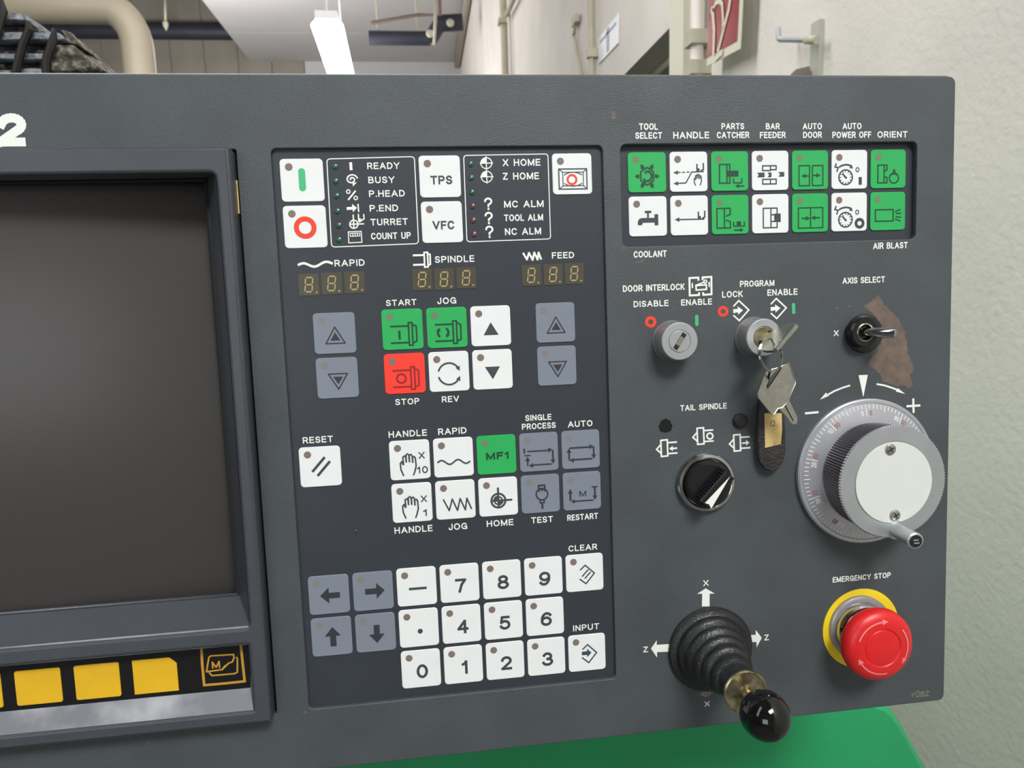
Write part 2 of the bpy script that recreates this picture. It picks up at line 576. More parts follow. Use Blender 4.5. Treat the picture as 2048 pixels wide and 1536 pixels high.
def rrect(w, h, r, n=5, cx=0, cy=0):
    pts = []
    for (sx, sy, a) in ((1, 1, 0), (-1, 1, 90), (-1, -1, 180), (1, -1, 270)):
        for i in range(n + 1):
            t = math.radians(a + 90 * i / n)
            pts.append((cx + sx * (w / 2 - r) + r * math.cos(t), cy + sy * (h / 2 - r) + r * math.sin(t)))
    return pts


def holed_plate(name, outer, holes, h0, h1, bev=0.0):
    """plate with real openings; outlines in panel units"""
    cu = bpy.data.curves.new(name, 'CURVE')
    cu.dimensions = '2D'
    cu.fill_mode = 'BOTH'
    for ring in [outer] + holes:
        sp = cu.splines.new('POLY')
        sp.points.add(len(ring) - 1)
        for i, (x, y) in enumerate(ring):
            sp.points[i].co = (x * S, -y * S, 0, 1)
        sp.use_cyclic_u = True
    cu.extrude = (h1 - h0) / 2 * S - bev * S
    cu.bevel_depth = bev * S
    cu.bevel_resolution = 2
    cu.offset = -bev * S
    ob = bpy.data.objects.new(name + '_source', cu)
    COL.objects.link(ob)
    bpy.context.view_layer.update()
    dg = bpy.context.evaluated_depsgraph_get()
    me = bpy.data.meshes.new_from_object(ob.evaluated_get(dg), depsgraph=dg)
    bpy.data.objects.remove(ob)
    bpy.data.curves.remove(cu)
    me.name = name
    me.transform(Matrix.Translation((0, 0, (h0 + h1) / 2 * S)))
    me.materials.clear()
    return me


# ================================================================ THE SETTING
XW = CAMP.x + 0.90          # right wall plane
HC = 4.1                    # low ceiling above the camera
ZC = CAMP.z + HC
YF = CAMP.y + 14.0          # far wall
XL, YB, ZT = -7.0, -5.2, CAMP.z + 6.6


def wbox(name, a, b, m, parent=None, kind='structure', **kw):
    mb = MB()
    mb.box(*a, *b)
    me = mb.mesh(name, scale=1.0, mirror=False)
    return obj(name, me, m, parent, kind=kind, **kw)


wbox('floor', (XL - .2, YB - .2, -0.1), (XW + 1.6, YF + .2, 0), 'floor')
# doorway in the right wall, read from the photo
dA = wpl(1356, 38, 0, XW)
door_y0, door_z = dA.y, dA.z
door_y1 = door_y0 + 1.5
wr = MB()
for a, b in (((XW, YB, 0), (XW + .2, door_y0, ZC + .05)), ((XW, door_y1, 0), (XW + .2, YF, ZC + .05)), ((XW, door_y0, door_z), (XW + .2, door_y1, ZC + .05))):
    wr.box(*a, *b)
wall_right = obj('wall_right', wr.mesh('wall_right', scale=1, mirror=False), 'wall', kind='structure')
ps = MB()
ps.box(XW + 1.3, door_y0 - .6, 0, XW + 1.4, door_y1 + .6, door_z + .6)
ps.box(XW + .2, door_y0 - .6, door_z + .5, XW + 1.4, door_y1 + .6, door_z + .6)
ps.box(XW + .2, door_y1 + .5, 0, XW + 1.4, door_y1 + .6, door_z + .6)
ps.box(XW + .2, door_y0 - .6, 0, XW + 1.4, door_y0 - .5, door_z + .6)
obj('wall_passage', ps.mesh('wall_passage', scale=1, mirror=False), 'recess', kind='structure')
wbox('wall_far', (XL, YF, 0), (XW + .2, YF + .2, ZT), 'far')
# vertical boards of the far wall, each its own piece, where the photo still shows them apart
far = bpy.data.objects['wall_far']
bd = MB()
bd.box(0, -0.03, 0, 0.56, 0, 2.6)
bdm = bd.mesh('board', scale=1, mirror=False)
bdm.materials.append(M['far'])
x = -5.4
while x < -2.4:
    b = obj('board', bdm, None, far)
    b.location = (x, YF, CAMP.z + 3.35)
    x += 0.585
lin_ = MB()
lin_.box(-1.9, YF - .03, 0, XW, YF, ZC)
obj('plaster_lining', lin_.mesh('plaster_lining', scale=1, mirror=False), 'ceil', far)
wbox('wall_left', (XL - .2, YB, 0), (XL, YF, ZT), 'plaster_far')
# low ceiling (soffit) between its left edge and the right wall; higher bay at the left
cE = wpl(520, 145, 2, ZC)
XE = cE.x
wbox('ceiling', (XE, YB, ZC), (XW + .2, YF, ZC + .25), 'ceil')
wbox('ceiling_high', (XL, YB, ZT), (XE + .3, YF, ZT + .2), 'ceil')
wbox('trim_1', (XE - .02, YB, ZC), (XE, YF, ZT), 'ceil')
wbox('wall_back', (XL, YB - .2, 0), (XW + .2, YB, 1.0), 'wall')
wb = bpy.data.objects['wall_back']
for nm, a, b in (('wall_panel', (XL, YB - .2, 2.8), (XW + .2, YB, ZT)), ('wall_panel', (XL, YB - .2, 1.0), (-3.2, YB, 2.8)), ('wall_panel', (-1.2, YB - .2, 1.0), (XW + .2, YB, 2.8))):
    mb = MB()
    mb.box(*a, *b)
    obj(nm, mb.mesh(nm, scale=1, mirror=False), 'wall', wb)

# joints of the soffit boards across the ceiling
for px, py in ((600, 67), (800, 137)):
    y = wpl(px, py, 2, ZC).y
    wbox('trim_2', (XE, y - .03, ZC - .003), (XW, y + .03, ZC), 'ceil')

# skirting-like conduit lines on the right wall --------------------------------
def wall_pt(px, py, off=0.0):
    return wpl(px, py, 0, XW - off)


def wtube(name, pts, r, m, n=10, parent=None, origin=None, **kw):
    mb = MB()
    o = origin if origin is not None else Vector(pts[0])
    mb.tube([Vector(p) - o for p in pts], r, n)
    return obj(name, mb.mesh(name, scale=1, mirror=False, smooth=True), m, parent, at=None if parent and origin is None else o, **kw)


def vertical(px, py, off, r, z0, z1, name, m, label, cat, clips=()):
    p = wall_pt(px, py, off)
    mb = MB()
    mb.tube([(0, 0, z0 - p.z), (0, 0, z1 - p.z)], r, 12)
    o = obj(name, mb.mesh(name, scale=1, mirror=False, smooth=True), m, at=Vector(p), label=label, cat=cat)
    for (cpx, cpy) in clips:
        q = wpl(cpx, cpy, 0, XW - off)
        c = MB()
        c.box(-r * 1.5, -r * 1.6, -0.02, off + r * 0.2, r * 1.6, 0.02)
        obj('pipe_clip', c.mesh('pipe_clip', scale=1, mirror=False), 'conduit', o, at=Vector((0, 0, q.z - p.z)))
    return o


vertical(1008, 60, 0.05, 0.035, 0.3, ZC, 'wall_conduit', 'conduit', 'thicker of the two thin painted conduits beside the ceiling lamp, on the far right wall', 'conduit', ((1010, 36),))
vertical(1019, 60, 0.03, 0.018, 0.3, ZC, 'wall_conduit', 'wall', 'thinner cream conduit running just right of the thicker one, far down the wall', 'conduit')
vertical(1182, 60, 0.03, 0.014, 0.3, ZC, 'wall_conduit', 'conduit', 'single thin conduit beside the bright white notice, with a dark clip', 'conduit', ((1182, 108),))
vertical(1394, 60, 0.035, 0.020, 0.3, ZC, 'wall_conduit', 'wall', 'cream pipe with screwed clips immediately left of the red sign', 'pipe', ((1394, 78), (1394, 138)))
# slanting conduit joining at the left
a, b = wall_pt(1013, 30, .05), wall_pt(1032, -10, .05)
wtube('conduit_branch', [a, b], 0.02, 'conduit', label='short slanting conduit branching off up towards the ceiling corner', cat='conduit')
# ceiling-corner pipe along the right wall
wtube('corner_pipe', [Vector((XW - .07, YB + 7, ZC - .07)), Vector((XW - .07, YF - .02, ZC - .07))], 0.05, 'conduit', label='long brownish pipe running along the corner of wall and ceiling', cat='pipe')

# dark cable dangling on the wall
cp = [wall_pt(px, py, .02) for px, py in ((1151, 47), (1149, 62), (1147, 72), (1152, 86), (1153, 100), (1157, 116), (1160, 133), (1164, 160))]
wtube('dangling_cable', cp, 0.009, 'conduit', 8, label='thin wavy cable hanging on the wall left of the bright notice', cat='cable')
cb = bpy.data.objects['dangling_cable']
mb = MB()
mb.box(-.012, -.05, -.02, .012, .05, .02)
obj('connector', mb.mesh('connector', scale=1, mirror=False), 'conduit', cb, at=Vector((0, 0, 0.015)))

# bright notice on the wall
nq = [wall_pt(*p, .006) for p in ((1197, 76), (1237, 26), (1236, 86), (1197, 128))]
mb = MB()
o0 = nq[3].copy()
pts = [q - o0 for q in nq]
back = [p + Vector((.004, 0, 0)) for p in pts]
mb.loops([[tuple(p) for p in back], [tuple(p) for p in pts]])
nt_ = obj('wall_notice', mb.mesh('wall_notice', scale=1, mirror=False), 'paper', at=o0, label='bright white rectangular notice on the cream wall near the doorway', cat='notice')
mb = MB()
fr = lambda u, v: (pts[3] * (1 - u) * (1 - v) + pts[2] * u * (1 - v) + pts[0] * (1 - u) * v + pts[1] * u * v) + Vector((-.002, 0, 0))
mb.add([tuple(fr(u, v)) for u, v in ((.44, .1), (.56, .1), (.56, .95), (.44, .95))], [(0, 1, 2, 3)])
mb.add([tuple(fr(u, v)) for u, v in ((.1, .72), (.9, .72), (.9, .8), (.1, .8))], [(0, 1, 2, 3)])
obj('printed_bars', mb.mesh('printed_bars', scale=1, mirror=False), 'paperg', nt_)

# door frame posts and the strip inside the doorway
wbox('door_1', (XW - .03, door_y0 - .13, 0), (XW + .02, door_y0, ZC * .62), 'cream')
q0, q1 = wpl(1312, 146, 0, XW + .12), wpl(1356, 108, 0, XW + .12)
dd = q1 - q0
wtube('handrail', [q0 - dd * .8, q1 + dd * .9], 0.02, 'cream', label='pale rail slanting across the dark doorway opening', cat='rail')

# red sign: stands slightly off the wall on the near side
pn, pf = wall_pt(1479, 98, .05), wall_pt(1413, 133, .05)
yaw = 0
u = Vector((pf.x - pn.x, pf.y - pn.y, 0))
sgn_w = u.length
mb = MB()
hgt = 0.36
mb.box(0, -.004, 0, sgn_w, .0, hgt)
sg = obj('wall_sign', mb.mesh('wall_sign', scale=1, mirror=False), 'cream', at=Vector((pn.x, pn.y, pn.z)), label='red sign with cream border and curved cream strokes, high on the wall', cat='sign')
sg.rotation_euler = (0, -math.atan2(pf.z - pn.z, u.length), math.atan2(u.y, u.x))
# local x runs from the near end to the far end; the face towards the room is y+ or y-
side = -1 if (sg.rotation_euler.to_matrix() @ Vector((0, -1, 0))).x < 0 else 1
yf = side * 0.001 + (-.004 if side < 0 else 0)
mb = MB()
bw = sgn_w * 0.07
pl = [(bw, yf, bw * 1.5), (sgn_w, yf, bw * 1.5), (sgn_w, yf, hgt - bw), (bw, yf, hgt - bw)]
mb.add(pl, [(0, 1, 2, 3)])
obj('sign_face', mb.mesh('sign_face', scale=1, mirror=False), 'signred', sg, label='glossy red sign field')


def sgn(px, py):
    """photo pixel -> sign local (x, z)"""
    inv = sg_m.inverted()
    o, d = inv @ CAMP, inv.to_3x3() @ wray(px, py)
    t = (yf * 1.6 - o.y) / d.y
    p = o + d * t
    return p.x, p.z


sg_m = Matrix.Translation(sg.location) @ sg.rotation_euler.to_matrix().to_4x4()
mb = MB()
for pth, w in (([(1423, 17), (1426, 22), (1429, 60), (1427, 122), (1440, 108), (1446, 104)], .016), ([(1426, 22), (1432, 6), (1440, 2), (1445, 8), (1447, 40), (1446, 60)], .012), ([(1462, -6), (1458, 20), (1450, 50), (1440, 90), (1436, 104)], .014)):
    pp = [sgn(*p) for p in pth]
    tmp = MB()
    tmp.stroke(pp, w)
    vs_, fs_ = merge2d([[tmp.v[i][:2] for i in f] for f in tmp.f])
    mb.add([(a, yf * 1.0 + side * .002, b) for a, b in vs_], fs_)
obj('sign_symbol', mb.mesh('sign_symbol', scale=1, mirror=False), 'cream', sg)

# hook rail
p0, p1 = wall_pt(1632, 49, .0), wall_pt(1649, 49, .0)
zb = wall_pt(1640, 160).z - 0.25
mb = MB()
mb.box(-.012, p1.y - p0.y, zb - p0.z, .0, 0, 0)
hk = obj('hook_rail', mb.mesh('hook_rail', scale=1, mirror=False), 'hookplate', at=Vector(p0), label='narrow grey-white vertical metal rail with a bent rod hook, right of the red sign', cat='rail')
a = Vector((-.03, -.02, wall_pt(1632, 79).z - p0.z))
base = Vector(p0)
e1 = wpl(1560, 79, 0, XW - .05) - base
e2 = wpl(1556, 56, 0, XW - .05) - base
s0 = wpl(1634, 80, 0, XW - .03) - base
mb = MB()
path = [s0, s0.lerp(e1, .5), e1, e1.lerp(e2, .15) + Vector((0, .004, 0)), e2]
mb.tube(path, .0065, 10)
obj('rod_hook', mb.mesh('rod_hook', scale=1, mirror=False, smooth=True), 'alu', hk, label='shiny steel rod bent upward at its end')
mb = MB()
s1 = wpl(1612, 80, 0, XW - .035) - base
mb.tube([s0, s1], .009, 10)
obj('hook_nut', mb.mesh('hook_nut', scale=1, mirror=False, smooth=True), 'conduit', hk)
# dark domed knob near the rail
q = wall_pt(1592, 146, .03)
mb = MB()
mb.lathe([(0.001, .05), (.022, .047), (.038, .03), (.044, .0)][::-1], 24)
kb = obj('domed_cap', mb.mesh('domed_cap', Matrix.Rotation(-PI / 2, 4, 'Y'), True, 1, False), 'recess', at=Vector((XW, q.y, q.z - .03)), label='dark domed cap on the wall, half hidden behind the control panel top', cat='cap')

# hanging fluorescent lamp -----------------------------------------------------
HL = 2.5
la, lb = wpl(654, 50, 2, CAMP.z + HL), wpl(684, 156, 2, CAMP.z + HL)
lw = (wpl(686, 33, 2, CAMP.z + HL).x - wpl(620, 33, 2, CAMP.z + HL).x) * .5
lamp = bpy.data.objects.new('ceiling_lamp', None)
COL.objects.link(lamp)
lamp.location = la
lamp['label'] = 'long glowing fluorescent lamp hanging above the control panel from the ceiling'
lamp['category'] = 'lamp'
Ln = (lb - la).length + 0.8
lamp.rotation_euler = (0, 0, math.atan2((lb - la).y, (lb - la).x) - PI / 2)
mb = MB()
mb.lathe([(lw * .95, 0), (lw, .02), (lw, Ln - .02), (lw * .95, Ln)], 24)
obj('diffuser', mb.mesh('diffuser', Matrix.Diagonal((1, 1, .45, 1)) @ Matrix.Rotation(-PI / 2, 4, 'X'), True, 1, False), 'tube', lamp)
mb = MB()
mb.box(-lw * .7, -.03, lw * .3, lw * .7, Ln + .03, lw * .8)
obj('housing', mb.mesh('housing', scale=1, mirror=False), 'lampw', lamp)
for yy in (.1, Ln - .3):
    mb = MB()
    mb.tube([(0, yy, lw * .8), (0, yy, ZC - la.z)], .012, 8)
    obj('cord', mb.mesh('cord', scale=1, mirror=False), 'lampw', lamp)

# pipes ------------------------------------------------------------------------
# dark lagged pipe across the far wall, at the left
pa, pb = wpl(60, 64, 1, YF - .25), wpl(470, 64, 1, YF - .25)
wtube('dark_pipe', [Vector((XL + .02, pa.y, pb.z)), Vector((XE - .05, pb.y, pb.z))], 0.135, 'dpipe', 16, label='dark horizontal pipe across the far wall behind the white pipe', cat='pipe')
# second one under the soffit with valves
pa, pb = wpl(738, 71, 1, CAMP.y + 9.5), wpl(860, 77, 1, CAMP.y + 9.5)
sp = wtube('dark_pipe', [Vector((pa.x, pa.y, pb.z)), pb], 0.085, 'dpipe', 16, label='dark horizontal pipe with valves under the ceiling right of the lamp', cat='pipe')
off = pb - Vector((pa.x, pa.y, pb.z))
for fx in (.15, .8):
    mb = MB()
    mb.tube([(off.x * fx, 0, 0), (off.x * fx, 0, ZC - pb.z)], .012, 8)
    obj('pipe_hanger', mb.mesh('pipe_hanger', scale=1, mirror=False), 'conduit', sp)
mb = MB()
mb.tube([(off.x, 0, -.02), (off.x + .12, 0, .16)], .09, 12)
obj('pipe_elbow', mb.mesh('pipe_elbow', scale=1, mirror=False, smooth=True), 'dpipe', sp)
mb = MB()
mb.tube([(off.x + .1, 0, .18), (off.x + .42, 0, .2)], .1, 12)
obj('valve_body', mb.mesh('valve_body', scale=1, mirror=False, smooth=True), 'dpipe', sp)
for dx in (.0, .26):
    mb = MB()
    mb.lathe([(.035, -.02), (.05, 0), (.035, .02)], 16)
    obj('valve_wheel', mb.mesh('valve_wheel', Matrix.Rotation(PI / 2, 4, 'X'), True, 1, False), 'conduit', sp, at=Vector((off.x + dx, -.12, .02 + dx * .5)))
# thin red-brown line pipe above it
a, b = wpl(742, 46, 1, CAMP.y + 9.2), wpl(836, 30, 1, CAMP.y + 9.2)
c = wpl(880, 30, 1, CAMP.y + 9.2)
tp_ = wtube('thin_pipe', [a, b, c, Vector((c.x + .02, c.y, ZC))], .022, 'rust', 8, label='thin reddish-brown pipe kinked above the dark valve pipe', cat='pipe')
a, b = wpl(873, -4, 1, CAMP.y + 9.0), wpl(868, 90, 1, CAMP.y + 9.0)
wtube('hanger_rod', [a, b], .02, 'conduit', 8, label='thin pale vertical rod hanging in front of the valves', cat='rod')
a, b = wpl(330, -6, 1, YF - .6), wpl(331, 46, 1, YF - .6)
rd = wtube('hanger_rod', [a, b], .022, 'cream', 8, label='thin pale rod with a pointed end hanging right of the white elbow pipe', cat='rod')
mb = MB()
mb.lathe([(.02, 0.05), (.05, .0), (.045, -.05), (.01, -.12)], 14)
obj('rod_end', mb.mesh('rod_end', None, True, 1, False), 'cream', rd, at=Vector(b - a))
# big white elbow pipe, 3.4 m away
YP = CAMP.y + 3.4
c0 = wpl(282, 160, 1, YP)
ct = wpl(276, 60, 1, YP)
rP = (wpl(313, 110, 1, YP).x - wpl(250, 110, 1, YP).x) / 2
zt = wpl(150, 15, 1, YP).z
pth = [(c0.x, 0, -1.2 + c0.z), (c0.x, 0, zt - .16)]
for i in range(1, 9):
    t = math.radians(90 * i / 8)
    pth.append((c0.x - .12 * (1 - math.cos(t)), 0, zt - .16 + .16 * math.sin(t)))
pth += [(c0.x - .5, 0, zt + .002), (c0.x - 2.5, 0, zt)]
mb = MB()
mb.tube([Vector((x_ - c0.x, y_, z_ - c0.z)) for x_, y_, z_ in pth], rP, 28)
wp = obj('elbow_pipe', mb.mesh('elbow_pipe', scale=1, mirror=False, smooth=True), 'wpipe', at=Vector((c0.x, YP, c0.z)), label='thick cream pipe bending from horizontal down behind the panel, at the left', cat='pipe')

# ================================================================ THE MACHINE BODY (green, below and behind)
YM = 0.115
prof = [wpl(px, py, 1, YM) for px, py in ((1745, 1404), (1775, 1414), (1792, 1429), (1808, 1454), (1824, 1483), (1853, 1536), (1885, 1600))]
px_list = [(p.x, p.z) for p in prof]
zt_m = px_list[0][1] + .004
rb = px_list[-1]
outline = [(-1.6, zt_m), (px_list[0][0] - .06, zt_m + .002)] + px_list + [(rb[0] + .03, rb[1] - .15), (rb[0] + .035, 0.05), (-1.6, 0.05)]
mb = MB()
inner = [(x_ - .003 if x_ > -1 else x_, z_ - .003 if z_ > .1 else z_) for x_, z_ in outline]
mb.loops([[(x_, YM + 1.2, z_) for x_, z_ in outline], [(x_, YM + .004, z_) for x_, z_ in outline], [(x_, YM, z_) for x_, z_ in inner]])
mc = obj('machine_body', mb.mesh('machine_body', scale=1, mirror=False, smooth=True), 'machine', label='green painted machine cabinet with a rounded shoulder below the dark control panel', cat='machine')
# upper column and shelf hidden behind the panel; carries the panel and the bundle
zsh = wpl(120, 166, 1, 0.46).z
mb = MB()
mb.box(-1.6, .46, zt_m - .005, .1, 1.1, zsh - .035)
obj('upper_cover', mb.mesh('upper_cover', scale=1, mirror=False), 'machine', mc)
mb = MB()
mb.box(-1.6, .445, zsh - .035, .1, 1.1, zsh - .0)
obj('top_shelf', mb.mesh('top_shelf', scale=1, mirror=False), 'plate', mc)

# ================================================================ BUNDLE on the machine top
BY = 0.52
bp_ = wpl(60, 160, 1, BY)
sc_b = (wpl(160, 100, 1, BY).x - wpl(60, 100, 1, BY).x) / 100


def bxz(px, py):
    p = wpl(px, py, 1, BY)
    return p.x, p.z


bun = bpy.data.objects.new('strapped_bundle', None)
COL.objects.link(bun)
bx0, bz0 = bxz(40, 160)
bun.location = (bx0, BY, zsh)
bun['label'] = 'grimy stack of layered strips bound with dark straps, top left behind the panel'
bun['category'] = 'bundle'


def lump(name, quad, dy0, dy1, m, amp, seed, parent, label=None):
    """a slab whose front outline follows four photo points at the bundle's distance"""
    nx, nz, ny = 22, 5, 5
    (ax, az), (bx_, bz_), (cx_, cz_), (dx_, dz_) = [bxz(*p) for p in quad]   # TL TR BR BL
    bm = bmesh.new()
    res = bmesh.ops.create_cube(bm, size=1)
    bmesh.ops.subdivide_edges(bm, edges=bm.edges[:], cuts=15, use_grid_fill=True)
    for v in bm.verts:
        u_, w_, t_ = v.co.x + .5, v.co.y + .5, v.co.z + .5
        # round the section
        e = 1 - .35 * abs(2 * w_ - 1) ** 3
        tz = .5 + (t_ - .5) * e
        x_ = (ax * (1 - u_) + bx_ * u_) * tz + (dx_ * (1 - u_) + cx_ * u_) * (1 - tz)
        z_ = (az * (1 - u_) + bz_ * u_) * tz + (dz_ * (1 - u_) + cz_ * u_) * (1 - tz)
        y_ = BY + dy0 + (dy1 - dy0) * w_
        n_ = noise.noise_vector(Vector((x_ * 38 + seed, y_ * 30, z_ * 38))) * amp
        n_ += noise.noise_vector(Vector((x_ * 110 + seed, y_ * 90, z_ * 110))) * amp * .45
        v.co = Vector((x_ - bx0, y_ - BY, z_ - zsh)) + n_ + noise.noise_vector(Vector((x_ * 260, y_ * 200, z_ * 260 + seed))) * amp * .3
    me = bpy.data.meshes.new(name)
    for f in bm.faces:
        f.smooth = True
    bm.to_mesh(me)
    bm.free()
    return obj(name, me, m, parent, label=label)


layers = [((-240, 36), (66, 40), (74, 56), (-240, 58)), ((-240, 75), (130, 75), (150, 94), (-240, 96)), ((-240, 112), (108, 116), (112, 132), (-240, 134)),
          ((-240, 146), (98, 146), (112, 164), (-240, 166))]
gaps = [((-240, 56), (74, 56), (80, 76), (-240, 78)), ((-240, 94), (120, 94), (112, 116), (-240, 116)), ((-240, 132), (104, 130), (104, 148), (-240, 148))]
for i, q_ in enumerate(layers):
    lump('strip', q_, -.02, .1, 'slab', .0022, i * 7.3, bun)
for i, q_ in enumerate(gaps):
    lump('packing', q_, -.008, .09, 'slabd', .0022, i * 5.1 + 40, bun, label='dark oily packing between strips')
lump('rag', ((108, 92), (150, 84), (222, 152), (110, 168)), -.018, .08, 'rag', .0045, 91, bun, label='crumpled grimy rag draped down the right end')
lump('rag', ((128, 64), (142, 68), (176, 106), (150, 100)), -.01, .04, 'rag', .003, 61, bun, label='thin twisted scrap on the rag')
for (q_) in (((32, 18), (36, 40), (20, 96), (6, 150), (-6, 172)), ((84, 60), (86, 76), (74, 104), (64, 140), (56, 172)), ((134, 74), (132, 96), (120, 130), (118, 172))):
    pts = []
    for k, (px, py) in enumerate(q_):
        X_, Z_ = bxz(px, py)
        pts.append(Vector((X_ - bx0, -.027, max(Z_ - zsh, .0))))
    rr = [.0016] + [.0042] * (len(pts) - 1)
    mb = MB()
    mb.tube(pts, rr, 8)
    obj('strap', mb.mesh('strap', scale=1, mirror=False, smooth=True), 'strap', bun)
# dark lamp-like object in the very corner: hanging hose end
p = wpl(6, 10, 1, BY)
wtube('black_hose', [Vector((p.x - .13, BY + .15, zsh + .005)), Vector((p.x - .135, BY + .145, p.z - .03)), Vector((p.x - .12, BY + .12, p.z + .015)), Vector((p.x - .07, BY + .05, p.z + .022)), p + Vector((-.02, 0, .006)), p + Vector((-.001, 0, .001))], .005, 'strap', 10, label='end of a black hose in the extreme upper left corner', cat='hose')

# ================================================================ THE CONTROL PANEL
panel = bpy.data.objects.new('control_panel', None)
COL.objects.link(panel)
panel.matrix_world = PANEL_M
panel['label'] = 'dark grey operator control panel with dark screen, coloured keypad, handwheel and red stop button'
panel['category'] = 'control panel'

PH = 1.4        # front of the steel plate above the key plane


def P(part, me, m, at=(0, 0, 0), label=None, kind=None):
    return obj(part, me, m, panel, at, label, kind=kind)


def quadpx(pts, h):
    return [pix(x_, y_, h) for x_, y_ in pts]


# openings
kx0, ky0 = pix(541, 300, PH)
kx1, ky1 = pix(1232, 1357, PH)
ktx, _ = pix(1205, 288, PH)
kx1 = (kx1 + ktx) / 2
ux0, uy0 = pix(1241, 289, PH)
ux1, uy1 = pix(1832, 478, PH)
_, uyt = pix(1833, 283, PH)
uy0 = (uy0 + uyt) / 2
rx1, ry1 = pix(1888, 1400, PH)
_, ry0 = pix(1300, 151, PH)
XLft = -395.0
HB = 10.0
bzx1, bzy0 = pix(457, 292, HB)
_, bzy1 = pix(543, 1446, HB)
bzx0 = -338.0
ky0 = (ky0 + pix(1205, 288, PH)[1]) / 2
outer = rrect(rx1 - XLft, ry1 - ry0, 3.2, 5, (rx1 + XLft) / 2, (ry0 + ry1) / 2)
holes = [rrect(kx1 - kx0, ky1 - ky0, 2.2, 4, (kx0 + kx1) / 2, (ky0 + ky1) / 2),
         rrect(ux1 - ux0, uy1 - uy0, 2.6, 4, (ux0 + ux1) / 2, (uy0 + uy1) / 2),
         rrect(bzx1 - bzx0 + 1.4, bzy1 - bzy0 + 1.4, .6, 2, (bzx0 + bzx1) / 2, (bzy0 + bzy1) / 2)]
front = P('front_plate', holed_plate('front_plate', outer, holes, PH - 3.2, PH, .5), 'plate')
mb = MB()
mb.loops([[(x_, y_, -60) for x_, y_ in rrect(rx1 - XLft - 1, ry1 - ry0 - 1, 3, 5, (rx1 + XLft) / 2, (ry0 + ry1) / 2)], [(x_, y_, PH - 3.4) for x_, y_ in rrect(rx1 - XLft - 1, ry1 - ry0 - 1, 3, 5, (rx1 + XLft) / 2, (ry0 + ry1) / 2)]], True, False)
P('housing', mb, 'plate')
# rounded rim added along the housing top, glossy and paler for the lamp's highlight
mb = MB()
mb.tube([(XLft + 4, ry0 + .9, PH - 1.75), (rx1 - 4, ry0 + .9, PH - 1.75)], 1.7, 16)
P('top_rim', mb.mesh('top_rim', smooth=True), mat('glint_rim_paint', (84, 86, 92), .28, .3), label='worn shiny rim along the top edge')

mb = MB()
mb.box(kx0 - 1, ky0 - 1, -1.8, kx1 + 1, ky1 + 1, -.45)
P('keypad_film', mb, 'film', label='dark blue-grey keypad membrane')
mb = MB()
mb.box(ux0 - 1, uy0 - 1, -1.85, ux1 + 1, uy1 + 1, -1.75)
P('keypad_film', mb, 'film', label='sunken dark membrane under the upper right keys')

# ---- keys
KS = 18.27
key_me = {}


def key_mesh(m):
    if m not in key_me:
        mb = MB()
        mb.prism(rrect(KS, KS, 1.7, 4), -.5, 0, .18)
        key_me[m] = mb.mesh('keypad_key')
        key_me[m].materials.append(M[m])
    return key_me[m]


dot_me = {}


def dot_mesh(m):
    if m not in dot_me:
        mb = MB()
        mb.flat(circ(0, 0, 1.62, 20), 0)
        dot_me[m] = flatmesh(mb, 'indicator_lamp')
        dot_me[m].materials.append(M[m])
    return dot_me[m]


GRP = {'D': (0.19266572, 6.01307633), 'H': (2.19106012, 2.99325554), 'I': (0.1925739, -3.31755597), 'L': (0.68108783, 0.02861287), 'M': (2.18097931, 0.00321281),
       'N': (2.19597352, 5.99331747), 'R': (5.68635604, -0.01377039), 'S': (6.18430535, -3.37058699), 'T': (3.18242961, -3.35429515), 'U': (7.94456584, -3.38292004), 'Z': (0.18513395, 3.0190051)}

W = .045
HAND = [('L', .03, [(.33, .90), (.27, .74), (.26, .58), (.30, .53), (.33, .62)]), ('L', .03, [(.34, .62), (.33, .42), (.37, .39), (.40, .42), (.41, .56)]),
        ('L', .03, [(.41, .56), (.41, .37), (.45, .34), (.48, .37), (.49, .56)]), ('L', .03, [(.49, .56), (.49, .38), (.53, .36), (.56, .39), (.57, .58)]),
        ('L', .03, [(.57, .58), (.57, .44), (.61, .42), (.64, .46), (.65, .66), (.61, .80), (.57, .90)])]


def minihand(x, y, s):
    return [('L', .022, [(x + (a - .26) * s, y + (b - .34) * s) for a, b in op[2]]) for op in HAND]


def spindle(core):
    return [('L', .035, [(.2, .42), (.65, .42)]), ('L', .035, [(.2, .83), (.65, .83)]), ('B', .032, .65, .34, .74, .90), ('L', .032, [(.74, .38), (.84, .44), (.84, .80), (.74, .85)])] + core


def chuckC(x=.14, y=.36):
    return [('B', .028, x, y, x + .2, y + .5), ('L', .028, [(x + .2, y), (x + .36, y), (x + .36, y + .16), (x + .24, y + .2)]), ('L', .028, [(x + .2, y + .5), (x + .36, y + .5), (x + .36, y + .34), (x + .24, y + .3)])]


def toolpost(x, y):
    return [('L', .03, [(x, y - .18), (x, y + .0)]), ('P', [(x, y - .09), (x + .07, y - .06), (x + .07, y), (x + .02, y + .01), (x, y)]), ('L', .03, [(x + .17, y - .2), (x + .17, y - .04), (x + .1, y - .01)])]


def gauge(v0):
    ops = [('O', .39, .70, .19, .028), ('L', .035, [(.30, .60), (.39, .71)]), ('D', .40, .71, .03), ('A', .40, .72, .34, 235, 300, .035), ('H', .60, .48, 35, .1, .1),
           ('L', .03, [(.13, .34), (.09, .43), (.18, .45), (.14, .56)]), ('T', 'O', .72, .51, .11, .13, .2)]
    for k in range(12):
        a = math.radians(30 * k)
        ops.append(('L', .018, [(.39 + .13 * math.cos(a), .70 + .13 * math.sin(a)), (.39 + .18 * math.cos(a), .70 + .18 * math.sin(a))]))
    return ops


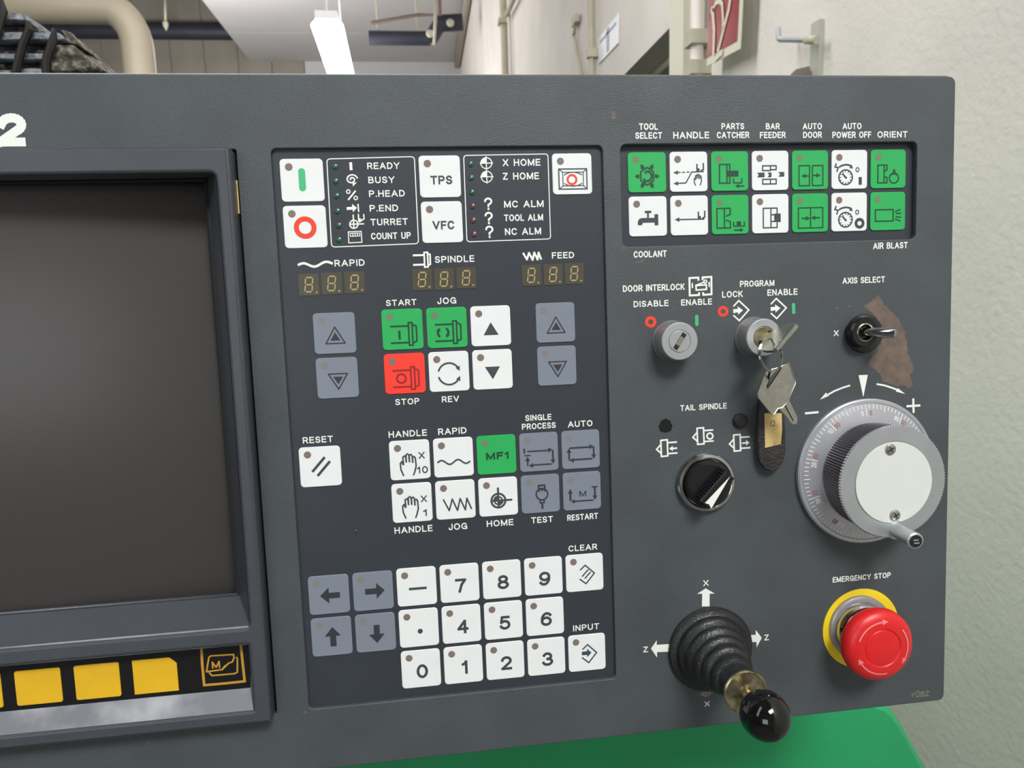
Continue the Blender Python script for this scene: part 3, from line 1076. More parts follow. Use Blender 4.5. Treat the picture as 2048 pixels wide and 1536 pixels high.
def home(cx, cy, r):
    return [('O', cx, cy, r, .04), ('O', cx, cy, r * .55, .03), ('L', .04, [(cx, cy - r * 1.9), (cx, cy + r)]), ('L', .04, [(cx - r, cy), (cx + r * 2.0, cy)]),
            ('P', [(cx, cy)] + circ(cx, cy, r * .75, 8, 180, 270)), ('P', [(cx, cy)] + circ(cx, cy, r * .75, 8, 0, 90))]


def wave(x0, x1, y, amp, n, cyc):
    return [(x0 + (x1 - x0) * i / n, y - amp * math.sin(2 * PI * cyc * i / n)) for i in range(n + 1)]


hexp = [(.5 + .19 * math.cos(math.radians(90 + 60 * k)), .60 + .22 * math.sin(math.radians(90 + 60 * k))) for k in range(6)]
gear = [('C', .03, hexp), ('A', .5, .60, .12, -110, 150, .04), ('H', .42, .49, 200, .07, .09), ('H', .42, .70, 250, .07, .09)]
for k in range(6):
    a = 60 * k
    c_, s_ = math.cos(math.radians(a)), math.sin(math.radians(a))
    f_ = lambda r_, t_: (.5 + r_ * c_ - t_ * s_, .6 + r_ * 1.06 * s_ + t_ * c_)
    gear.append(('P', [f_(.20, -.05), f_(.25, -.05), f_(.33, .0), f_(.27, .05), f_(.20, .05)]))

KEYS = [
    ('I', 0, 0, 'white', 'white key with a green vertical bar', [('gsym', [('L', .123, [(.5, .30), (.5, .68)]), ('D', .5, .30, .08), ('D', .5, .68, .08)])]),
    ('I', 0, 1, 'white', 'white key with a red ring', [('rsym', [('O', .5, .52, .205, .088)])]),
    ('T', 0, 0, 'white', 'white TPS key', [('ink', [('T', 'TPS', .53, .585, .53, .21)])]),
    ('T', 0, 1, 'white', 'white VFC key', [('ink', [('T', 'VFC', .53, .575, .53, .21)])]),
    ('S', 0, 0, 'white', 'white key with a screen symbol and red ring', [('ink', [('B', .025, .16, .38, .87, .87), ('B', .018, .26, .46, .78, .79), ('L', .018, [(.16, .38), (.26, .46)]), ('L', .018, [(.87, .38), (.78, .46)]),
        ('L', .018, [(.16, .87), (.26, .79)]), ('L', .018, [(.87, .87), (.78, .79)]), ('A', .52, .86, .40, 235, 305, .018), ('A', .52, .40, .40, 55, 125, .018)]), ('rsym', [('O', .49, .64, .11, .04)])]),
    ('L', 0, 0, 'grey', 'upper grey arrow key on the left', [('greyink', [('C', .025, [(.51, .35), (.74, .75), (.28, .75)]), ('P', [(.51, .48), (.63, .68), (.39, .68)])])]),
    ('L', 0, 1, 'grey', 'lower grey arrow key on the left', [('greyink', [('C', .025, [(.52, .78), (.29, .40), (.75, .40)]), ('P', [(.52, .66), (.40, .47), (.64, .47)])])]),
    ('R', 0, 0, 'grey', 'upper grey arrow key on the right', [('greyink', [('C', .025, [(.51, .36), (.74, .76), (.28, .76)]), ('P', [(.51, .49), (.63, .69), (.39, .69)])])]),
    ('R', 0, 1, 'grey', 'lower grey arrow key on the right', [('greyink', [('C', .025, [(.52, .78), (.29, .40), (.75, .40)]), ('P', [(.52, .66), (.40, .47), (.64, .47)])])]),
    ('M', 0, 0, 'green', 'green spindle START key', [('greenink', spindle([('L', .045, [(.42, .53), (.42, .75)])]))]),
    ('M', 1, 0, 'green', 'green spindle JOG key', [('greenink', spindle([('A', .40, .62, .13, 130, 215, .045), ('H', .33, .50, -60, .09, .11), ('A', .40, .62, .13, -50, 30, .045), ('H', .47, .75, 120, .09, .11)]))]),
    ('M', 2, 0, 'white', 'white key with a black up triangle', [('ink', [('P', [(.5, .41), (.69, .73), (.31, .73)])])]),
    ('M', 0, 1, 'red', 'red spindle STOP key', [('redink', spindle([('O', .41, .62, .11, .035)]))]),
    ('M', 1, 1, 'white', 'white spindle REV key with two curved arrows', [('ink', [('A', .5, .56, .27, 195, 325, .035), ('H', .77, .50, 65, .12, .12), ('A', .5, .56, .27, 35, 165, .035), ('H', .77, .62, -65, .12, .12)])]),
    ('M', 2, 1, 'white', 'white key with a black down triangle', [('ink', [('P', [(.5, .75), (.31, .43), (.69, .43)])])]),
    ('Z', 0, 0, 'white', 'white RESET key with two slashes', [('ink', [('L', .05, [(.30, .62), (.62, .27)]), ('L', .05, [(.42, .73), (.74, .38)])])]),
    ('H', 0, 0, 'white', 'white HANDLE key with hand and X 10', [('ink', HAND + [('T', 'X', .80, .40, .15, .17, .18), ('T', '10', .80, .77, .28, .18, .18)])]),
    ('H', 1, 0, 'white', 'white RAPID key with a wavy line', [('ink', [('L', .032, wave(.09, .92, .62, .055, 24, 2))])]),
    ('H', 2, 0, 'green', 'green MF1 key', [('greenink', [('T', 'MF1', .52, .53, .58, .19, .24)])]),
    ('H', 3, 0, 'grey', 'grey SINGLE PROCESS key', [('greyink', [('L', .035, [(.12, .39), (.12, .52)]), ('L', .03, [(.2, .47), (.78, .47)]), ('H', .86, .46, 0, .12, .13), ('L', .035, [(.86, .46), (.86, .72)]), ('H', .86, .83, 90, .12, .13),
        ('L', .03, [(.82, .83), (.3, .83)]), ('H', .22, .84, 180, .12, .13), ('L', .03, [(.2, .84), (.2, .66)]), ('H', .2, .6, -90, .12, .13), ('L', .025, [(.12, .575), (.28, .575)])])]),
    ('H', 4, 0, 'grey', 'grey AUTO key with a rectangular arrow loop', [('greyink', [('L', .035, [(.2, .45), (.74, .45)]), ('H', .85, .44, 0, .12, .13), ('L', .035, [(.84, .44), (.84, .66)]), ('H', .84, .77, 90, .12, .13),
        ('L', .035, [(.80, .76), (.28, .76)]), ('H', .19, .77, 180, .12, .13), ('L', .035, [(.19, .77), (.19, .56)]), ('H', .19, .45, -90, .12, .13)])]),
    ('H', 0, 1, 'white', 'white HANDLE key with hand and X 1', [('ink', HAND + [('T', 'X', .80, .42, .15, .17, .18), ('T', '1', .81, .78, .09, .18, .18)])]),
    ('H', 1, 1, 'white', 'white JOG key with a zigzag line', [('ink', [('L', .03, [(.19, .47), (.33, .77), (.42, .48), (.54, .78), (.62, .48), (.74, .78), (.79, .48), (.90, .77)])])]),
    ('H', 2, 1, 'white', 'white HOME key with a reference circle', [('ink', home(.5, .60, .18))]),
    ('H', 3, 1, 'grey', 'grey TEST key with a dial gauge', [('greyink', [('B', .035, .46, .28, .62, .38), ('O', .54, .51, .15, .03), ('L', .03, [(.48, .44), (.44, .40)]), ('L', .03, [(.54, .43), (.54, .38)]), ('L', .03, [(.60, .44), (.64, .40)]),
        ('B', .03, .49, .66, .59, .74), ('F', .515, .74, .565, .90)])]),
    ('H', 4, 1, 'grey', 'grey RESTART key with M and arrows', [('greyink', [('H', .19, .42, -90, .13, .13), ('L', .04, [(.19, .50), (.19, .74)]), ('L', .03, [(.22, .76), (.8, .76)]), ('H', .20, .76, 180, .1, .12), ('L', .04, [(.84, .42), (.84, .66)]),
        ('H', .84, .76, 90, .12, .13), ('L', .03, [(.76, .41), (.92, .41)]), ('T', 'M', .52, .57, .18, .16, .17)])]),
    ('D', 0, 0, 'grey', 'grey left arrow key', [('greyink', [('P', [(.28, .52), (.50, .31), (.50, .73)]), ('F', .48, .45, .77, .60)])]),
    ('D', 1, 0, 'grey', 'grey right arrow key', [('greyink', [('P', [(.79, .50), (.58, .29), (.58, .71)]), ('F', .30, .43, .60, .58)])]),
    ('D', 0, 1, 'grey', 'grey up arrow key', [('greyink', [('P', [(.53, .25), (.33, .49), (.73, .49)]), ('F', .46, .47, .61, .76)])]),
    ('D', 1, 1, 'grey', 'grey down arrow key', [('greyink', [('P', [(.53, .78), (.33, .54), (.73, .54)]), ('F', .46, .30, .61, .56)])]),
    ('N', 0, 0, 'white', 'white minus key', [('ink', [('L', .05, [(.30, .55), (.75, .55)])])]),
    ('N', 0, 1, 'white', 'white decimal point key', [('ink', [('D', .53, .59, .065)])]),
]
for i, (c_, r_, d_) in enumerate(((1, 0, '7'), (2, 0, '8'), (3, 0, '9'), (1, 1, '4'), (2, 1, '5'), (3, 1, '6'), (0, 2, '0'), (1, 2, '1'), (2, 2, '2'), (3, 2, '3'))):
    KEYS.append(('N', c_, r_, 'white', 'white number key %s' % d_, [('ink', [('T', d_, .53, .57, .29 if d_ != '1' else .15, .37, .185)])]))
DIAM = [(.30, .52), (.52, .28), (.78, .52), (.54, .80), (.36, .64)]
KEYS += [
    ('N', 4, 0, 'white', 'white CLEAR key with a diamond', [('ink', [('L', .028, [(.38, .42), (.52, .30), (.76, .53), (.53, .80), (.36, .66)]), ('L', .028, [(.43, .60), (.60, .42)]), ('L', .028, [(.50, .66), (.66, .49)])])]),
    ('N', 4, 2, 'white', 'white INPUT key with a diamond and arrow', [('ink', [('L', .028, [(.38, .40), (.52, .28), (.76, .52), (.54, .78), (.36, .62)]), ('F', .36, .46, .50, .56), ('P', [(.50, .39), (.62, .51), (.50, .63)])])]),
    ('U', 0, 0, 'green', 'green TOOL SELECT key with a turret', [('greenink', gear)]),
    ('U', 1, 0, 'white', 'white tool path key with hand', [('ink', [('H', .09, .52, 180, .12, .11), ('L', .022, [(.2, .515), (.28, .515)]), ('L', .022, [(.32, .515), (.40, .515)]), ('L', .022, [(.44, .51), (.52, .51)]), ('L', .024, [(.90, .50), (.58, .51), (.42, .78), (.18, .79)]),
        ('H', .09, .79, 180, .12, .11)] + toolpost(.72, .49) + minihand(.64, .57, .50))]),
    ('U', 2, 0, 'green', 'green PARTS CATCHER key, catcher moving in', [('greenink', [('B', .028, .22, .33, .42, .80), ('B', .028, .42, .33, .50, .80), ('F', .40, .49, .73, .64), ('L', .026, [(.6, .68), (.6, .80), (.82, .80), (.82, .68)]), ('L', .03, [(.70, .88), (.88, .88)]), ('H', .64, .88, 180, .1, .11)])]),
    ('U', 3, 0, 'white', 'white BAR FEEDER key, bar moving', [('ink', [('B', .026, .29, .38, .50, .50), ('B', .026, .50, .38, .66, .48), ('B', .026, .29, .72, .50, .84), ('B', .026, .50, .72, .66, .84), ('P', [(.14, .55), (.34, .55), (.34, .67), (.14, .67), (.18, .61)]), ('P', [(.42, .55), (.53, .55), (.53, .67), (.42, .67), (.47, .61)]),
        ('P', [(.72, .54), (.88, .54), (.88, .66), (.72, .66), (.77, .60)])])]),
    ('U', 4, 0, 'green', 'green AUTO DOOR key, doors opening', [('greenink', [('B', .026, .19, .39, .48, .90), ('B', .026, .56, .39, .85, .90), ('H', .25, .65, 180, .12, .12), ('L', .028, [(.35, .65), (.46, .65)]), ('H', .79, .64, 0, .12, .12), ('L', .028, [(.58, .64), (.69, .64)])])]),
    ('U', 5, 0, 'white', 'white AUTO POWER OFF key with a bar', [('ink', gauge(0) + [('L', .07, [(.80, .70), (.80, .90)])])]),
    ('U', 6, 0, 'green', 'green ORIENT key', [('greenink', [('B', .028, .20, .40, .38, .86), ('L', .028, [(.38, .40), (.46, .40), (.46, .52), (.40, .56)]), ('L', .028, [(.38, .86), (.46, .86), (.46, .72), (.38, .70)]), ('O', .66, .74, .13, .028), ('F', .63, .52, .70, .62), ('L', .03, [(.55, .66), (.66, .62), (.77, .66)])])]),
    ('U', 0, 1, 'white', 'white COOLANT key with a tap', [('ink', [('F', .42, .36, .59, .42), ('F', .475, .40, .525, .55), ('F', .32, .54, .76, .66), ('F', .67, .45, .77, .73), ('P', [(.23, .72), (.23, .62), (.27, .56), (.34, .54), (.38, .60), (.34, .72)])])]),
    ('U', 1, 1, 'white', 'white tool path key with straight arrow', [('ink', [('L', .026, [(.90, .60), (.18, .60)]), ('H', .11, .60, 180, .12, .12)] + toolpost(.74, .59))]),
    ('U', 2, 1, 'green', 'green key with the catcher moving out', [('greenink', chuckC(.14, .34) + [('L', .026, [(.59, .68), (.59, .80), (.88, .80), (.88, .68)]), ('F', .67, .68, .79, .79), ('L', .03, [(.60, .90), (.78, .90)]), ('H', .86, .90, 0, .1, .11)])]),
    ('U', 3, 1, 'white', 'white key with a chucked workpiece', [('ink', [('B', .026, .30, .36, .51, .86), ('B', .026, .51, .36, .68, .86), ('L', .026, [(.51, .53), (.60, .53)]), ('L', .026, [(.51, .70), (.60, .70)]), ('F', .60, .50, .78, .72)])]),
    ('U', 4, 1, 'green', 'green key with doors closing', [('greenink', [('B', .026, .17, .37, .85, .89), ('L', .026, [(.51, .37), (.51, .89)]), ('L', .03, [(.26, .64), (.40, .64)]), ('H', .50, .64, 0, .12, .12), ('L', .03, [(.62, .63), (.77, .63)]), ('H', .52, .63, 180, .12, .12)])]),
    ('U', 5, 1, 'white', 'white AUTO POWER OFF key with a ring', [('ink', gauge(0) + [('O', .79, .80, .10, .06)])]),
    ('U', 6, 1, 'green', 'green AIR BLAST key', [('greenink', [('B', .028, .14, .46, .65, .76), ('L', .026, [(.70, .52), (.86, .46)]), ('L', .026, [(.72, .57), (.88, .56)]), ('L', .026, [(.72, .65), (.88, .67)]), ('L', .026, [(.70, .71), (.86, .77)])])]),
]
DOTM = {'white': 'dot_w', 'green': 'dot_g', 'grey': 'dot_grey', 'red': 'dot_w'}
for (g, c, r, colr, lab, syms) in KEYS:
    hk_ = -1.15 if g == 'U' else 0.0
    X, Y = lift((GRP[g][0] + c) * 20 + KS / 2, (GRP[g][1] + r) * 20 + KS / 2, hk_)
    k = P('keypad_key', key_mesh(colr), None, (X, Y, hk_), label=lab)
    obj('indicator_lamp', dot_mesh(DOTM[colr]), None, k, (-KS * .29, -KS * .31, .07))
    for (m_, ops) in syms:
        mb = MB()
        draw(mb, ops, lambda u_, v_: ((u_ - .5) * KS, (v_ - .5) * KS), KS, 0, 1.3)
        obj('key_symbol', flatmesh(mb, 'key_symbol'), m_, k, (0, 0, .06))

# ---- printed words, read as (zoom frame, word, x0, x1, y, cap height)
ZF = {1: (540, 280, 3.012), 2: (540, 580, 2.954), 3: (560, 1060, 2.926), 4: (1220, 220, 2.926), 5: (1220, 520, 2.926), 6: (1260, 720, 3.103), 7: (1260, 1100, 3.103), 8: (1280, 520, 5.689), 9: (0, 1100, 3.2), 10: (640, 300, 6.827), 11: (920, 300, 7.68), 12: (340, 1220, 5.12), 0: (0, 0, 1)}


def zp(z, x, y):
    ox, oy, s_ = ZF[z]
    return ox + x / s_, oy + y / s_


def word(z, s_, x0, x1, y, cap, h, m='print', bold=0.175, name='lettering', slant=0):
    a = pix(*zp(z, x0, y), h)
    b = pix(*zp(z, x1, y), h)
    c_ = pix(*zp(z, (x0 + x1) / 2, y - cap / 2), h)
    d_ = pix(*zp(z, (x0 + x1) / 2, y + cap / 2), h)
    mb = MB()
    put_text(mb, s_, 0, 0, (b[0] - a[0]), (d_[1] - c_[1]), 0, bold, 0, slant)
    return P(name, flatmesh(mb, name), m, ((a[0] + b[0]) / 2, (c_[1] + d_[1]) / 2, h), label='white %s lettering' % s_ if m == 'print' else None)


F_ = -.39
for row in ((1, 'READY', 585, 780, 155, 40), (1, 'BUSY', 592, 750, 240, 40), (1, 'P.HEAD', 596, 812, 322, 40), (1, 'P.END', 600, 772, 410, 40), (1, 'TURRET', 605, 830, 493, 40), (1, 'COUNT UP', 608, 848, 577, 40),
            (1, 'X HOME', 1402, 1628, 135, 42), (1, 'Z HOME', 1402, 1620, 217, 42), (1, 'MC ALM', 1410, 1648, 385, 42), (1, 'TOOL ALM', 1410, 1645, 467, 40), (1, 'NC ALM', 1415, 1633, 550, 42),
            (1, 'RAPID', 388, 570, 740, 40), (1, 'SPINDLE', 993, 1230, 717, 40), (1, 'FEED', 1698, 1832, 694, 38),
            (2, 'START', 685, 865, 74, 36), (2, 'JOG', 988, 1100, 63, 38), (2, 'STOP', 740, 882, 659, 36), (2, 'REV', 1015, 1117, 644, 36), (2, 'RESET', 193, 372, 884, 38), (2, 'HANDLE', 700, 927, 848, 38), (2, 'RAPID', 993, 1161, 833, 38),
            (2, 'SINGLE', 1508, 1662, 753, 35), (2, 'PROCESS', 1488, 1688, 803, 35), (2, 'AUTO', 1760, 1905, 790, 36), (2, 'HANDLE', 735, 960, 1414, 38), (2, 'JOG', 1055, 1165, 1397, 38), (2, 'HOME', 1280, 1438, 1376, 37), (2, 'TEST', 1543, 1672, 1357, 36), (2, 'RESTART', 1756, 1938, 1340, 35),
            (3, 'CLEAR', 1688, 1856, 103, 35), (3, 'INPUT', 1715, 1868, 569, 35)):
    word(*row, F_)
for row in ((4, 'TOOL', 170, 280, 97, 38), (4, 'SELECT', 148, 305, 149, 38), (4, 'HANDLE', 370, 580, 147, 40), (4, 'PARTS', 652, 785, 95, 36), (4, 'CATCHER', 625, 815, 146, 37), (4, 'BAR', 912, 993, 95, 36), (4, 'FEEDER', 877, 1028, 146, 37),
            (4, 'AUTO', 1128, 1240, 95, 36), (4, 'DOOR', 1130, 1240, 145, 37), (4, 'AUTO', 1361, 1472, 94, 36), (4, 'POWER OFF', 1301, 1529, 145, 37), (4, 'ORIENT', 1565, 1741, 143, 37), (4, 'COOLANT', 138, 332, 843, 38), (4, 'AIR BLAST', 1540, 1742, 793, 37),
            (5, 'DOOR INTERLOCK', 75, 437, 162, 38), (5, 'PROGRAM', 760, 962, 137, 36), (5, 'DISABLE', 138, 342, 255, 36), (5, 'ENABLE', 416, 597, 246, 36), (5, 'LOCK', 656, 777, 200, 37), (5, 'ENABLE', 921, 1097, 188, 37), (5, 'AXIS SELECT', 1361, 1609, 117, 36), (5, 'X', 1310, 1338, 428, 34),
            (6, 'TAIL SPINDLE', 312, 600, 291, 36), (7, 'EMERGENCY STOP', 1258, 1618, 170, 34), (7, 'X', 455, 488, 205, 36), (7, 'Z', 82, 112, 617, 36), (7, 'Z', 833, 862, 543, 36), (7, 'X', 463, 495, 955, 32)):
    word(*row, PH + .06, bold=0.18)
word(7, 'Y\u00dcBZ', 1742, 1856, 896, 34, PH + .06, 'printdim', .2)
word(0, '2', -8, 52, 260, 66, PH + .08, 'print', .27, slant=.12)


def sym(z, ops, h, m='print', label=None, name='printed_symbol', k=None):
    """picture drawn with points in a zoom frame; its own origin at the first point"""
    tmp = MB()
    ox, oy, s_ = ZF[z]
    kk = 1 / s_ / 4.1
    draw(tmp, ops, lambda x_, y_: pix(*zp(z, x_, y_), h), kk)
    xs = [v[0] for v in tmp.v]
    ys = [v[1] for v in tmp.v]
    cx_, cy_ = (min(xs) + max(xs)) / 2, (min(ys) + max(ys)) / 2
    tmp.v = [(a - cx_, b - cy_, 0) for a, b, c in tmp.v]
    return P(name, flatmesh(tmp, name), m, (cx_, cy_, h), label=label)


def rr_px(x0, y0, x1, y1, x2, y2, x3, y3, r):
    """rounded quad outline through four corner points"""
    c4 = [(x0, y0), (x1, y1), (x2, y2), (x3, y3)]
    out = []
    for i in range(4):
        p, a, b = Vector(c4[i]), Vector(c4[i - 1]), Vector(c4[(i + 1) % 4])
        s_, e_ = p + (a - p).normalized() * r, p + (b - p).normalized() * r
        for t in (0, .25, .5, .75, 1):
            out.append(tuple(s_ * (1 - t) ** 2 + p * 2 * t * (1 - t) + e_ * t * t))
    return out


sym(10, [('C', 12, rr_px(92, 122, 1288, 90, 1346, 1278, 158, 1326, 50))], F_, label='thin white frame around the READY list', name='printed_frame')
sym(11, [('C', 13, rr_px(56, 84, 1350, 60, 1392, 1365, 106, 1410, 50))], F_, label='thin white frame around the HOME list', name='printed_frame')
sym(10, [('L', 34, [(418, 168), (426, 276)])], F_)
spiral = [(432 + (12 + 70 * t) * math.cos(math.radians(150 + 560 * t)), 402 + (10 + 62 * t) * math.sin(math.radians(150 + 560 * t))) for t in [i / 30 for i in range(31)]]
sym(10, [('L', 17, spiral), ('P', [(445, 450), (505, 440), (450, 498)])], F_)
sym(10, [('O', 386, 568, 24, 13), ('O', 488, 655, 24, 13), ('L', 20, [(486, 556), (384, 682)])], F_)
sym(10, [('P', [(362, 780), (440, 775), (436, 735), (505, 790), (450, 850), (446, 815), (366, 820)]), ('L', 17, [(518, 736), (528, 846)])], F_)
sym(10, [('O', 462, 1014, 55, 16), ('L', 16, [(452, 880), (464, 1070)]), ('L', 16, [(405, 1014), (602, 1008)]), ('L', 16, [(524, 872), (530, 980)]), ('P', [(528, 930), (570, 940), (528, 990)]), ('L', 15, [(596, 874), (602, 940), (535, 985)])], F_)
sym(10, [('C', 12, [(386, 1118), (562, 1110), (572, 1260), (394, 1268)]), ('C', 10, [(412, 1140), (540, 1134), (544, 1172), (416, 1180)]), ('L', 10, [(446, 1140), (450, 1176)]), ('L', 10, [(478, 1138), (482, 1174)]), ('L', 10, [(510, 1136), (514, 1172)])], F_)
for cx_, cy_ in ((404, 202), (411, 411)):
    sym(11, [('O', cx_, cy_, 84, 14), ('L', 14, [(cx_ - 100, cy_ + 2), (cx_ + 104, cy_ - 2)]), ('L', 14, [(cx_ - 4, cy_ - 106), (cx_ + 4, cy_ + 104)]), ('P', [(cx_, cy_)] + circ(cx_, cy_, 80, 10, 180, 270))], F_)
for cx_, cy_ in ((434, 826), (442, 1045), (452, 1257)):
    word(11, '?', cx_ - 62, cx_ + 62, cy_, 190, F_, bold=.15)
sym(1, [('L', 13, [(168 + 210 * i / 24, 757 - 12 * math.sin(2 * PI * 1.5 * i / 24 + .2) - 14 * i / 24) for i in range(25)])], F_)
sym(1, [('L', 11, [(860, 695), (928, 693)]), ('L', 11, [(862, 753), (930, 750)]), ('C', 9, [(928, 678), (948, 676), (953, 764), (932, 766)]), ('L', 9, [(948, 682), (964, 690), (966, 748), (953, 756)])], F_)
sym(1, [('L', 11, [(1524, 680), (1548, 720), (1560, 680), (1582, 722), (1592, 678), (1612, 720), (1618, 678), (1634, 720)])], F_)
# symbols on the steel plate
G_ = PH + .06
sym(8, [('L', 22, [(665, 235), (664, 200), (562, 206), (566, 404), (672, 398), (672, 368)]), ('L', 22, [(712, 228), (712, 198), (812, 192), (814, 390), (720, 396), (718, 366)]), ('L', 16, [(594, 262), (596, 320)]), ('L', 16, [(786, 250), (788, 308)]),
        ('C', 18, [(636, 290), (754, 282), (756, 334), (640, 342)]), ('L', 14, [(640, 286), (740, 248)]), ('O', 742, 246, 18, 12)], G_)
sym(8, [('O', 122, 704, 46, 34)], G_, 'rsym')
sym(8, [('O', 945, 584, 44, 32)], G_, 'rsym')
for x_, y0_, y1_ in ((645, 642, 732), (1747, 508, 596)):
    sym(8, [('L', 38, [(x_, y0_), (x_ + 2, y1_)]), ('D', x_, y0_, 19), ('D', x_ + 2, y1_, 19)], G_, 'gsym')
for dx, dy in ((0, 0), (426, -24)):
    sym(8, [('L', 17, [(1062 + dx, 528 + dy), (1124 + dx, 462 + dy), (1238 + dx, 568 + dy), (1130 + dx, 690 + dy), (1062 + dx, 628 + dy)]), ('P', [(1060 + dx, 560 + dy), (1112 + dx, 556 + dy), (1110 + dx, 528 + dy), (1172 + dx, 572 + dy), (1116 + dx, 622 + dy), (1114 + dx, 594 + dy), (1062 + dx, 606 + dy)])], G_)
for (bx, by, t_) in ((165, 555, 0), (390, 480, 1), (617, 522, 2)):
    ops = [('C', 10, [(bx + 26, by - 56), (bx + 66, by - 60), (bx + 70, by + 40), (bx + 30, by + 44)]), ('L', 10, [(bx + 24, by - 28), (bx, by), (bx + 28, by + 24)]), ('L', 10, [(bx + 70, by - 42), (bx + 126, by - 46)]), ('L', 10, [(bx + 72, by + 26), (bx + 130, by + 22)])]
    if t_ == 0:
        ops += [('L', 10, [(bx + 92, by - 6), (bx + 128, by - 8)]), ('P', [(bx + 78, by - 5), (bx + 100, by - 22), (bx + 102, by + 10)])]
    elif t_ == 1:
        ops += [('O', bx + 106, by - 8, 18, 10)]
    else:
        ops += [('L', 10, [(bx + 78, by - 6), (bx + 112, by - 8)]), ('P', [(bx + 124, by - 9), (bx + 102, by - 26), (bx + 104, by + 8)])]
    sym(6, ops, G_)
# handwheel marks
sym(6, [('P', [(1418, 94), (1476, 92), (1448, 230)])], G_, label='white downward pointer above the handwheel')
sym(6, [('L', 11, [(1366, 158), (1320, 172), (1270, 192), (1230, 214)]), ('P', [(1178, 247), (1216, 202), (1236, 222)])], G_)
sym(6, [('L', 11, [(1530, 149), (1580, 158), (1630, 174), (1660, 186)]), ('P', [(1708, 211), (1662, 174), (1650, 196)])], G_)
sym(6, [('L', 14, [(1086, 331), (1170, 324)])], G_)
sym(6, [('L', 14, [(1716, 287), (1802, 282)]), ('L', 14, [(1758, 238), (1760, 328)])], G_)
# joystick arrows
sym(7, [('P', [(470, 238), (526, 270), (494, 272), (494, 350), (446, 350), (448, 272), (416, 272)])], G_)
sym(7, [('P', [(130, 612), (166, 560), (166, 588), (280, 582), (280, 630), (168, 634), (168, 668)])], G_)
sym(7, [('P', [(818, 545), (780, 496), (780, 526), (728, 530), (734, 574), (784, 570), (786, 604)])], G_)
sym(7, [('P', [(428, 896), (462, 868), (492, 868), (510, 890), (490, 906), (462, 912)])], G_, 'printdim')
# worn patch and small chips
wp_ = [(1085, 180), (1060, 215), (1020, 240), (975, 262), (1010, 290), (1060, 330), (1100, 390), (1115, 460), (1110, 520), (1085, 580), (1040, 640), (1015, 680), (1030, 710), (1075, 730), (1100, 770), (1110, 815), (1180, 835), (1240, 850), (1270, 840), (1300, 870), (1320, 860), (1335, 840), (1315, 780), (1335, 740), (1345, 710), (1320, 660), (1300, 600), (1290, 520), (1275, 440), (1240, 370), (1190, 310), (1165, 290), (1130, 260), (1115, 225)]
rough = []
for i, p_ in enumerate(wp_):
    q_ = wp_[(i + 1) % len(wp_)]
    for t in range(4):
        f_ = t / 4
        j = 0 if t == 0 else 1
        rough.append((1460 + (p_[0] * (1 - f_) + q_[0] * f_ + j * random.uniform(-7, 7)) / 3.6575, 540 + (p_[1] * (1 - f_) + q_[1] * f_ + j * random.uniform(-7, 7)) / 3.6575))
rp = [pix(x_, y_, PH + .03) for x_, y_ in rough]
mcx, mcy = sum(p_[0] for p_ in rp) / len(rp), sum(p_[1] for p_ in rp) / len(rp)
P('worn_patch', cut_plate([(a - mcx, b - mcy) for a, b in rp], [], 0, .03).mesh('worn_patch'), 'rust', (mcx, mcy, PH), label='brown patch where the paint has worn away')
for (px, py, r_) in ((1674, 616, 1.0), (1698, 612, .9), (1672, 642, .6), (610, 1424, 1.3), (712, 1060, .7), (1392, 1255, 1.1), (1246, 496, .8)):
    X, Y = pix(px, py, PH)
    pts = [(r_ * random.uniform(.5, 1.3) * math.cos(a), r_ * .6 * random.uniform(.5, 1.2) * math.sin(a)) for a in [2 * PI * i / 9 for i in range(9)]]
    mb = MB()
    mb.flat(pts, 0)
    P('paint_chip', flatmesh(mb, 'paint_chip'), 'rust', (X, Y, PH + .07))

# ---- small LEDs
for (z, x_, y_, m_) in ((10, 205, 225, 'ledg'), (10, 212, 425, 'ledg'), (10, 226, 625, 'ledg'), (10, 236, 835, 'ledg'), (10, 256, 1030, 'ledg'), (10, 258, 1228, 'ledg'),
                        (11, 165, 212, 'ledg'), (11, 178, 425, 'ledg'), (11, 188, 648, 'ledg'), (11, 200, 862, 'ledr'), (11, 210, 1080, 'ledr'), (11, 222, 1295, 'ledr')):
    X, Y = pix(*zp(z, x_, y_), 0)
    mb = MB()
    mb.lathe([(1.35, 0), (1.2, .35), (.7, .6), (.1, .7)], 16)
    P('status_light', mb.mesh('status_light', smooth=True), m_, (X, Y, -.45), label='small unlit %s status light' % ('green' if m_ == 'ledg' else 'red'))

# ---- seven segment displays
sA = {}


def segmesh(kind):
    if kind in sA:
        return sA[kind]
    mb = MB()
    if kind == 'h':
        mb.flat([(-1.35, 0), (-1.05, -.32), (1.05, -.32), (1.35, 0), (1.05, .32), (-1.05, .32)])
    elif kind == 'v':
        mb.flat([(.13, -1.35), (.40, -1.05), (.12, 1.05), (-.2, 1.35), (-.42, 1.05), (-.14, -1.05)])
    else:
        mb.flat(circ(0, 0, .42, 12))
    sA[kind] = flatmesh(mb, 'segment')
    sA[kind].materials.append(M['seg'])
    return sA[kind]


